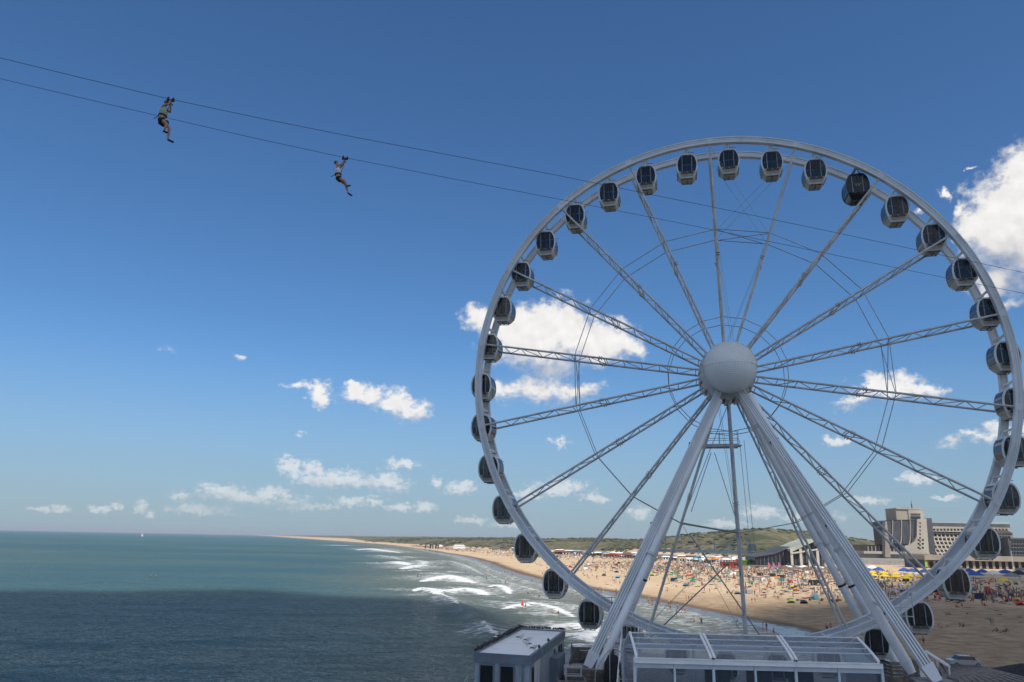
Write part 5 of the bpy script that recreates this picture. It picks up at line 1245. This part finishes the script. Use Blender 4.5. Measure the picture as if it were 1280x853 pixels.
# row of posts with flags far up the beach, and pink flags by the beach pavilion
for i, px in enumerate((531, 537, 540, 544, 547)):
    P = gp(px, 688.5); o = empty('banner_post', tuple(P)); tag(o, 'tall dark banner post in the row on the far beach', 'banner', 'banner posts on the far beach')
    MB().tube(P, P+KZ*8.5, .16, n=6).build('pole', M['darkmetal'], o); MB().box(P+np.array([.9, 0, 5.4]), (1.6, .08, 5.8)).build('banner', PM['navy' if i % 2 else 'brown'], o)
for i, px in enumerate((960.5, 966.5, 973.5)):
    P = gp(px, 714); o = empty('feather_flag', tuple(P)); tag(o, 'pink feather flag in front of the glass beach pavilion', 'flag', 'pink feather flags')
    MB().tube(P, P+KZ*4.6, .05, n=6).build('pole', M['rail'], o); mb = MB(); mb.extrude([(0, 0), (.95, .25), (1.05, 2.6), (.5, 3.3), (0, 3.5)], P+np.array([.05, -.02, 1.0]), P+np.array([.05, .02, 1.0]), np.array([1., .0, 0]), KZ); mb.build('sail', PM['pink'], o)
for px, py in [(669, 693), (742, 694.5), (764, 695), (786, 697), (790, 700)]:
    P = gp(px, py+6); o = empty('beach_lamp', tuple(P)); tag(o, 'thin beach mast with a dark cross-piece standing on the sunlit sand', 'mast', 'beach masts')
    MB().tube(P, P+KZ*5.5, .09, n=6).build('pole', M['darkmetal'], o); MB().box(P+KZ*5.4, (.9, .5, .7)).build('head', PM['red' if px > 780 else 'black'], o)

# large blue terrace canopies on the right
for px, py, c, r in [(1085, 717, 'blue', 4.2), (1099, 716, 'blue', 4.4), (1091, 713, 'white', 4.6), (1076, 714, 'white', 3.4), (1131, 717, 'blue', 4.5), (1141, 718, 'blue', 4.2), (1157, 719, 'blue', 4.2), (1167, 718, 'blue', 4.), (1212, 718, 'blue', 4.6), (1219, 723, 'blue', 4.8), (1229, 719, 'blue', 4.6), (1258, 720, 'blue', 4.8), (1243, 721, 'white', 4.2), (1275, 722, 'black', 5.2), (1266, 725, 'grey', 4.6), (1148, 722, 'white', 2.6), (1186, 719, 'blue', 4.2), (1278, 716, 'grey', 4.5)]:
    parasol(gp(px, py+4), PM[c], '%s square terrace canopy below the promenade' % c, '%s terrace canopies' % c, r*.8, 2.6, 4, 'canopy')
for i in range(60):
    px = random.uniform(1150, 1280); py = random.uniform(724, 742); P = gp(px, py)
    cc = random.choice(['black', 'black', 'brown', 'red', 'white', 'grey']); lounger(P, random.uniform(0, 3), '%s lounger scattered in front of the terrace canopies' % cc, 'loungers by the terrace', PM[cc])

def silver_car():
    P = gp(1206, 834); rz = -.12; o = empty('parked_car', tuple(P)); tag(o, 'silver car parked on the shaded sand below the walkway', 'car')
    c, s = math.cos(rz), math.sin(rz); q = np.array([[c, -s, 0], [s, c, 0], [0, 0, 1]])
    def X(pts): return np.asarray(pts)@q.T+P
    prof = [(-2.2, .35), (-2.2, .85), (-2.05, 1.0), (-1.3, 1.05), (-.75, 1.50), (.75, 1.52), (1.45, 1.02), (2.1, .88), (2.25, .6), (2.2, .35)]
    low = [(-2.2, .35), (-2.2, .9), (-1.35, 1.03), (1.42, 1.0), (2.1, .86), (2.25, .6), (2.2, .35)]
    def ext(pr, w0, w1=None):
        n = len(pr); w1 = w1 or w0; V = [(x, -w0, z) for x, z in pr]+[(x, w0, z) for x, z in pr]; mb = MB(); mb.add(X(V), [tuple(range(n)), tuple(range(2*n-1, n-1, -1))]+[(i, n+i, n+(i+1) % n, (i+1) % n) for i in range(n)]); return mb
    body = ext(low, .88).build('body', M['silver'], o, 30)
    mb = MB(); b = [(-1.38, 1.0), (1.42, 1.0), (.72, 1.46), (-.78, 1.46)]; V = [(x, sy*(.84 if z < 1.2 else .66), z) for sy in (-1, 1) for x, z in b]; mb.add(X(V), [(0, 1, 2, 3), (7, 6, 5, 4), (0, 3, 7, 4), (1, 5, 6, 2), (3, 2, 6, 7)]); mb.build('windows', M['glassdark'], o)
    MB().box(X([(-.03, 0, 1.49)])[0], (1.5, 1.34, .06), rz).build('roof', M['silver'], o)
    for x in (-1.35, 1.38):
        for sy in (-1, 1):
            a = X([(x, sy*.72, .33)])[0]; b_ = X([(x, sy*.92, .33)])[0]; w = MB().tube(a, b_, .33, n=18).build('wheel', M['tyre'], o, 40); MB().tube(b_, b_+(b_-a)*.06, .2, n=14).build('rim', M['silver'], w, 40)
    for sy in (-1, 1):
        MB().box(X([(2.17, sy*.62, .72)])[0], (.1, .34, .16), rz).build('headlight', M['white'], o); MB().box(X([(-2.2, sy*.66, .78)])[0], (.05, .3, .16), rz).build('tail_light', M['red'], o)
    for k, dx in enumerate((1.4, 1.95)):
        person(X([(dx, 1.6, 0)])[0]*1., 'stand', 'black', 'behind the parked silver car', rz=.3)
silver_car()

# sailing boat and far ship
def sailboat():
    P = atZ(177.5, 671.0, 0); k = 1.0; o = empty('sailing_boat', (P[0], P[1], 0)); tag(o, 'small white sailing boat far out on the open sea', 'boat')
    b = np.array([P[0], P[1], 0.]); L = 5.5
    mb = MB(); mb.add([b+np.array(q) for q in [(-L, -1, .9), (L*.5, -1.1, .9), (L, 0, 1.1), (L*.5, 1.1, .9), (-L, 1, .9), (-L*.9, 0, -.4), (L*.7, 0, -.4)]], [(0, 1, 2, 3, 4), (0, 5, 6, 1), (1, 6, 2), (2, 6, 3), (3, 6, 5, 4), (4, 5, 0)]); mb.build('hull', M['white'], o)
    MB().tube(b+KZ*.9, b+KZ*15, .12, n=6).build('mast', M['rail'], o)
    for pts, nm in (([(.1, 0, 14.6), (.1, 0, 2), (-L*.85, .3, 2)], 'main_sail'), ([(.2, 0, 12.5), (L*.9, 0, 1.4), (.6, .4, 1.8)], 'fore_sail')):
        a = np.array([b+np.array(q) for q in pts]); mb = MB(); mb.add(np.concatenate([a, a+np.array([0, .06, 0])]), [(0, 1, 2), (5, 4, 3), (0, 3, 4, 1), (1, 4, 5, 2), (2, 5, 3, 0)]); mb.build(nm, M['white'], o)
sailboat()
# ------------------------------------------------------------------ buildings behind the beach
def pxbox(mb, x0, y0, x1, y1, Y, depth, mi=0):
    a = atY(x0, y1, Y); b = atY(x1, y0, Y); mb.box(((a[0]+b[0])/2, Y+depth/2, (a[2]+b[2])/2), (abs(b[0]-a[0]), depth, abs(b[2]-a[2])), mi=mi); return mb
def pxpoly(mb, pts, Y, depth, mi=0):
    F_ = [atY(x, y, Y) for x, y in pts]; n = len(F_); B_ = [p+np.array([0, depth, 0]) for p in F_]
    mb.add(F_+B_, [tuple(range(n)), tuple(range(2*n-1, n-1, -1))]+[(i, n+i, n+(i+1) % n, (i+1) % n) for i in range(n)]); return mb
M['cream'] = mat('hotel_render', (.42, .37, .305), .8, 0, .10, -.05, grime=.1)
M['creamd'] = mat('hotel_concrete', (.30, .265, .215), .85, 0, .1, -.06)
M['hglass'] = mat('hotel_glass', (.020, .024, .032), .35, 0, .25, -.12)
M['hdark'] = mat('hotel_dark_cladding', (.075, .08, .09), .6, 0, .15, -.1)
M['slateroof'] = mat('slate_roof', (.10, .095, .095), .8, 0, .15, -.1)
def hotel():
    Y = 640.; g = atY(1135, 697, Y); gz = float(th(g[0], g[1])); root = empty('hotel_tower', (g[0], g[1], gz)); tag(root, 'tall cream hotel tower with dark glass curve and rooftop block behind the beach', 'hotel')
    body = pxpoly(MB(), [(1146.5, 649), (1158, 648.5), (1161.5, 693), (1131, 692), (1131, 683), (1138, 681.5), (1143, 677.5), (1146, 671)], Y-2, 24).build('wall', M['cream'], root)
    pxbox(MB(), 1158.2, 648, 1164.5, 693, Y+2, 22).build('side_wall', M['hdark'], root)
    gl = pxpoly(MB(), [(1104.5, 652.5), (1112, 650.5), (1146.4, 649.5), (1145.9, 671), (1142.5, 677.3), (1137.5, 681.2), (1131, 682.5), (1108, 683)], Y+1, 20).build('glass_front', M['hglass'], root)
    nf = 10
    for i in range(1, nf):
        y = 650.5+(682-650.5)*i/nf; xr = np.interp(y, [650, 671, 677, 682], [1146, 1145.5, 1142, 1132]); pxbox(MB(), 1105.2, y-.18, xr, y+.18, Y+.4, .6).build('floor_band', M['hdark'], gl)
    for i in range(1, 15):
        x = 1105+41*i/15
        if i % 4 == 0: pxpoly(MB(), [(x-.35, 650.4), (x+.35, 650.4), (x+.5, 675), (x-.8, 682.6), (x-2.2, 682.6), (x-.5, 674)], Y-.4, 1.6).build('rib', M['cream'], gl)
        else: pxbox(MB(), x-.10, 651.5, x+.10, 680, Y+.5, .5).build('mullion', M['hdark'], gl)
    top = pxbox(MB(), 1121, 636.5, 1153, 650, Y+2, 18).build('roof_block', M['creamd'], root)
    pxbox(MB(), 1136.5, 636, 1153.3, 650, Y+1.2, 3).build('roof_block_face', M['cream'], top)
    pxbox(MB(), 1120.6, 635.8, 1153.6, 636.6, Y+.9, 20).build('parapet', M['cream'], top)
    for i in range(7): pxbox(MB(), 1139+1.7*i, 642.0+.3*(i % 2), 1140.2+1.7*i, 644.0, Y+.7, .5).build('sign_letter', M['hdark'], top)
    for i in range(4): pxbox(MB(), 1138.5+3.2*i, 645.6, 1140.9+3.2*i, 648.8, Y+.9, .3).build('window', M['hglass'], top)
    mb = MB(); a = atY(1140, 636, Y+8); mb.tube(a, a+KZ*4, .5, n=8); mb.tube(a+KZ*4, a+KZ*7, .18, n=6); mb.build('antenna', M['hdark'], top)
    for i in range(3): a = atY(1128+4*i, 636, Y+6); MB().tube(a, a+KZ*1.6, .12, n=6).build('antenna', M['hdark'], top)
    for i in range(8):
        y = 653+4.6*i; pxbox(MB(), 1149.6, y, 1150.9, y+1.9, Y-2.2, .4).build('window', M['hglass'], body)
    for i in range(3):
        for k in range(2): pxbox(MB(), 1147.2+5.4*k, 674+4.9*i, 1149.4+5.4*k, 676+4.9*i, Y-2.2, .4).build('window', M['hglass'], body)
    col_ = pxpoly(MB(), [(1106.5, 652), (1108.5, 652), (1113.5, 697), (1106.5, 697)], Y-4, 5).build('pillar', M['creamd'], root)
    pxbox(MB(), 1084, 682.7, 1160, 690.5, Y+3, 26).build('podium', M['hglass'], root)
    for i in range(16): pxbox(MB(), 1085+4.6*i, 683, 1085.6+4.6*i, 690.4, Y+2.5, .5).build('podium_post', M['creamd'], root)
    pxbox(MB(), 1080, 690.5, 1162, 692.3, Y-1, 30).build('podium_slab', M['cream'], root)
    pxbox(MB(), 1080, 692.3, 1166, 704, Y+2, 26).build('base', M['creamd'], root)
    # wing with curved buttress fins and stacked balconies
    root = empty('hotel_wing', (atY(1212, 697, Y)[0], Y+4, gz)); tag(root, 'long cream hotel wing with rows of curved balcony fins beside the tower', 'hotel')
    w = pxbox(MB(), 1164.8, 659.5, 1262, 704, Y+12, 20).build('wall', M['hglass'], root)
    pxbox(MB(), 1164.6, 655.5, 1262, 660, Y+9, 24).build('roof', M['slateroof'], root)
    pxbox(MB(), 1164.6, 660.0, 1262, 664.5, Y+8.6, 3).build('top_storey', M['cream'], root)
    for i in range(22): pxbox(MB(), 1167+4.3*i, 661.0, 1169+4.3*i, 663.2, Y+8.3, .4).build('window', M['hglass'], root)
    mb = MB(); a, b = atY(1165, 655.5, Y+10), atY(1262, 655.5, Y+10)
    for h in (.7, 1.4): mb.tube(a+KZ*h, b+KZ*h, .08, n=5)
    for i in range(40): q = a+(b-a)*i/39; mb.tube(q, q+KZ*1.4, .06, n=5)
    mb.build('roof_railing', M['rail'], root)
    z1 = atY(1165, 664.5, Y)[2]; z0 = atY(1165, 694, Y)[2]
    nfl = 6; xa, xb = atY(1165, 680, Y+8)[0], atY(1262, 680, Y+8)[0]
    run = lambda t: 11.5-11.0*t**2.0                                # how far each storey steps out
    for i in range(nfl):
        t = (i+.6)/nfl; z = z1+(z0-z1)*t; yo = Y+run(t)
        MB().box(((xa+xb)/2, yo+2.2, z), (xb-xa, 4.4, .35)).build('balcony_slab', M['creamd'], root); MB().box(((xa+xb)/2, yo+.1, z+.7), (xb-xa, .15, 1.0)).build('balcony_front', M['cream'], root)
    nr = 19
    for i in range(nr+1):
        x = xa+(xb-xa)*i/nr; ts = np.linspace(0, 1, 9); fr = [(Y+run(t)-.5, z1+(z0-z1)*t) for t in ts]; pts = fr+[(Y+13, z0), (Y+13, z1)]; n = len(pts); mb = MB()
        mb.add([(x-.45, y, z) for y, z in pts]+[(x+.45, y, z) for y, z in pts], [tuple(range(n)), tuple(range(2*n-1, n-1, -1))]+[(j, n+j, n+(j+1) % n, (j+1) % n) for j in range(n)]); mb.build('fin', M['cream'], root)
    # plain block further right
    for nm, lab, (x0, x1, yt), YY_, mm in (('apartment_block', 'dark gabled apartment block at the end of the hotel wing', (1238, 1266, 664), 600, M['creamd']), ('apartment_block', 'low brown apartment block with railings past the gabled block', (1264, 1300, 671), 590, M['hdark'])):
        c = atY((x0+x1)/2, 700, YY_); root = empty(nm, (c[0], YY_+8, gz)); tag(root, lab, 'building')
        w = pxbox(MB(), x0, yt+3, x1, 704, YY_, 18).build('wall', mm, root)
        if yt < 668: pxpoly(MB(), [(x0-.6, yt+3.2), (x1+.6, yt+3.2), (x1-7, yt-1), (x0+6, yt-1)], YY_-1, 20).build('roof', M['slateroof'], root)
        else: pxbox(MB(), x0-.5, yt+2, x1+.5, yt+3.2, YY_-1, 20).build('roof', M['slateroof'], root)
        nx = int((x1-x0)/3.6)
        for i in range(nx):
            for k in range(5):
                f = pxbox(MB(), x0+1+3.6*i, yt+6+4.6*k, x0+3.1+3.6*i, yt+8.8+4.6*k, YY_-.25, .4).build('window', M['hglass'], w); pxbox(MB(), x0+.9+3.6*i, yt+8.9+4.6*k, x0+3.3+3.6*i, yt+9.4+4.6*k, YY_-.7, .8).build('sill', M['creamd'], f)
hotel()
def promenade():
    Y = 500.; a = atY(1160, 712, Y); z = float(th(a[0], Y))
    root = empty('restaurant_row', (atY(1225, 712, Y)[0], Y, z)); tag(root, 'long dark low row of beach restaurants under the promenade edge', 'building')
    w = pxbox(MB(), 1158, 700, 1330, 718, Y, 26).build('wall', M['hdark'], root)
    pxbox(MB(), 1156, 697.6, 1332, 700, Y-3, 32).build('roof', M['creamd'], root)
    for i in range(21):
        x = 1160+8.2*i; pxbox(MB(), x, 701, x+1.0, 717, Y-.5, .6).build('column', mat('row_column%d' % i, (.20, .14, .09), .8) if i < 1 else M['creamd'], root)
        pxbox(MB(), x+1.6, 703, x+7.4, 714.5, Y-.3, .35).build('window', M['glassdark'], root)
    # promenade level in front of the hotel
    a = atY(1040, 704, 560); b = atY(1400, 704, 560)
    o = MB().box(((a[0]+b[0])/2, 640, 3.8), (b[0]-a[0], 150, 7.0)).build('promenade', M['concrete']); tag(o, kind='structure')
    P = atY(1267, 712, 470); P[2] = float(th(P[0], P[1])); o = empty('flag_pole', tuple(P)); tag(o, 'tall white pole in front of the restaurant row', 'pole'); MB().tube(P, P+KZ*11, .16, .1, 8).build('pole', M['white'], o, 40); MB().blob(P+KZ*11.1, (.2, .2, .2), 2).build('finial', M['white'], o)
    P = atY(1158, 706, 498); P[2] = float(th(P[0], P[1])); o = empty('green_banner', tuple(P)); tag(o, 'bright green upright banner at the end of the restaurant row', 'banner'); q = atY(1158.7, 700.5, 498); MB().box((P[0], 498, (q[2]+P[2])/2+.6), (1.5, .12, 4.6)).build('cloth', PM['lime'], o); MB().tube(P+np.array([-.8, 0, 0]), (P[0]-.8, P[1], q[2]+2.6), .06, n=6).build('pole', M['rail'], o)
promenade()
def beach_pavilion():
    P = gp(985, 709); Y = P[1]; root = empty('beach_pavilion', tuple(P)); tag(root, 'glass beach pavilion with sloping roof and white portal frame below the dune hill', 'pavilion')
    g = pxpoly(MB(), [(944, 696), (969, 692), (988, 684.5), (1016, 680), (1030, 688), (1030, 709), (944, 709)], Y, 20).build('glass_wall', M['hglass'], root)
    for i in range(18):
        x = 946+4.8*i; yt = np.interp(x, [944, 969, 988, 1016, 1030], [696, 692, 684.5, 680, 688]); pxbox(MB(), x-.12, yt+.6, x+.12, 709, Y-.3, .4).build('mullion', M['hdark'], g)
    pxpoly(MB(), [(942, 695.6), (969, 691.2), (988, 683.4), (988, 684.6), (969, 692.6), (942, 697)], Y-1.5, 24).build('roof_edge', M['hdark'], root)
    pxpoly(MB(), [(986, 686), (1017, 674), (1034, 683), (1034, 684.6), (1017, 677.5), (990, 690)], Y-6, 26).build('roof', mat('membrane_roof', (.40, .43, .37), .7, 0, .15, -.1), root)
    for x in (990, 1001.5, 1012, 1022.5, 1032): pxbox(MB(), x-.7, 686, x+.7, 708.8, Y-7, .8).build('portal_post', M['gcream'], root)
    pxpoly(MB(), [(989, 691), (1033, 684.5), (1033, 686.2), (989, 693)], Y-7.4, 1).build('portal_beam', M['gcream'], root)
    pxbox(MB(), 925, 708, 1000, 710.5, Y-9, 8).build('terrace', M['wood'], root)
    for px, w in ((907, 12), (919.5, 11)):
        P = gp(px, 710.5); o = empty('beach_kiosk', tuple(P)); tag(o, 'dark red wooden beach kiosk in the pair beside the glass pavilion', 'kiosk', 'red beach kiosks'); k = P[1]/F
        MB().box(P+KZ*1.7, (w*k*.9, 4, 3.4)).build('wall', M['red'], o); MB().box(P+KZ*3.5, (w*k, 5, .3)).build('roof', PM['brown'], o); MB().box(P+np.array([0, -2.03, 1.9]), (w*k*.6, .1, 1.4)).build('hatch', M['gdark'], o)
    P = gp(936, 708); o = empty('hedge', tuple(P)); tag(o, 'bright green clipped hedge between the kiosks and the glass pavilion', 'hedge'); mb = MB(); k = P[1]/F
    for i in range(60): mb.blob(P+np.array([random.uniform(-.5, .5)*14*k, random.uniform(-1, 1), random.uniform(.4, 3.6)]), (.8, .7, .7), 1, .4)
    mb.build('foliage', mat('hedge_leaf', (.10, .24, .02), .8, var=.3, scale=2), o)
    for i in range(46):
        px = random.uniform(976, 1045); py = random.uniform(710.5, 715); cc = random.choice(['brown', 'brown', 'brown', 'white', 'grey']); parasol(gp(px, py+3), PM[cc], '%s parasol on the terrace of the glass beach pavilion' % cc, 'terrace parasols of the glass pavilion', random.uniform(1.3, 1.9), 2.2)
beach_pavilion()
def huts():
    names = {'red': 'red', 'white': 'white', 'cyan': 'pale blue', 'brown': 'brown', 'grey': 'grey', 'navy': 'dark blue', 'orange': 'orange'}
    x = 655.; i = 0
    while x < 945:
        w = random.uniform(6, 13); c = random.choice(['red', 'white', 'white', 'brown', 'grey', 'cyan', 'red', 'navy', 'orange', 'white', 'brown'])
        if 760 < x < 775: c = 'red'
        if 790 < x < 803: c = 'cyan'
        for row in range(2 if x > 690 else 1):
            px = x+w/2+random.uniform(-2, 2); py = np.interp(px, [650, 700, 760, 830, 900, 945], [691, 693.5, 697, 701, 705, 707])-row*2.3-random.random()
            if row: c = random.choice(['white', 'brown', 'grey', 'cyan', 'white'])
            P = gp(px, py); k = P[1]/F*1.02; hgt = random.uniform(2.6, 3.6)
            o = empty('beach_hut', tuple(P)); tag(o, 'beach bar with %s roof in the row at the foot of the dunes' % names[c], 'beach bar', 'beach bars below the dunes')
            b = MB().box(P+KZ*hgt*.42, (w*k*.9, 6, hgt*.84), 0).build('wall', random.choice([M['wood'], M['white'], M['hglass'], M['creamd']]), o)
            MB().box(P+KZ*(hgt*.84+.42), (w*k, 7.2, .84), taper=.72).build('roof', PM[c], o)
            for q in (-.28, .02, .3): MB().box(P+np.array([q*w*k, -3.05, hgt*.45]), (w*k*.18, .12, hgt*.5)).build('window', M['glassdark'], b)
            if random.random() < .7:
                for q in range(3): cc = random.choice(['white', 'red', 'brown', 'grey', 'cyan', 'navy']); parasol(P+np.array([random.uniform(-.6, .6)*w*k, -random.uniform(6, 15), 0]), PM[cc], 'small %s terrace parasol in front of the dune-foot beach bars' % names.get(cc, cc), 'terrace parasols of the beach bars', random.uniform(1.2, 1.8), 2.1)
        x += w*.95
    P = gp(574, 686.5); o = empty('white_marquee', tuple(P)); tag(o, 'long white marquee standing alone on the far beach', 'marquee'); k = P[1]/F
    MB().box(P+KZ*2, (14*k, 9, 4)).build('wall', M['white'], o); pxpts = [(-7.3*k, 4), (7.3*k, 4), (5*k, 6.2), (-5*k, 6.2)]; n = 4
    mb = MB(); mb.add([P+np.array([a, y, b]) for y in (-5, 5) for a, b in pxpts], [(0, 1, 2, 3), (7, 6, 5, 4), (0, 4, 5, 1), (1, 5, 6, 2), (2, 6, 7, 3), (3, 7, 4, 0)]); mb.build('roof', M['white'], o)
    P = gp(550, 684.8); o = empty('white_marquee', tuple(P)); tag(o, 'small white marquee beside the row of banner posts', 'marquee'); k = P[1]/F
    MB().box(P+KZ*1.6, (5*k, 7, 3.2)).build('wall', M['white'], o); MB().box(P+KZ*3.9, (5.6*k, 8, 1.4), taper=.6).build('roof', M['white'], o)
    for i, (px, py, w, c) in enumerate([(619, 687, 9, 'grey'), (632, 688, 10, 'brown'), (643, 688.5, 8, 'white'), (652, 689.5, 9, 'orange'), (628, 686, 7, 'navy')]):
        P = gp(px, py); k = P[1]/F; o = empty('beach_hut', tuple(P)); tag(o, 'far beach bar with %s roof, apart from the crowded row' % names[c], 'beach bar', 'far beach bars')
        MB().box(P+KZ*1.6, (w*k*.9, 8, 3.2)).build('wall', M['wood'], o); MB().box(P+KZ*3.6, (w*k, 9, .9), taper=.7).build('roof', PM[c], o)
huts()

# haze: the sea air between the camera and the far coast
def haze():
    mb = MB(); mb.box((0, 22800, 26), (93000, 46900, 72)); m = bpy.data.materials.new('sea_air'); m.use_nodes = True; t = m.node_tree; t.nodes.clear()
    out = t.nodes.new('ShaderNodeOutputMaterial'); v = t.nodes.new('ShaderNodeVolumePrincipled'); v.inputs['Color'].default_value = (.86, .92, 1, 1); v.inputs['Density'].default_value = 7e-5; v.inputs['Anisotropy'].default_value = .2
    t.links.new(v.outputs[0], out.inputs['Volume'])
    tag(mb.build('haze', m), 'thin bluish sea haze softening the far coast', 'haze', kind='stuff')
haze()
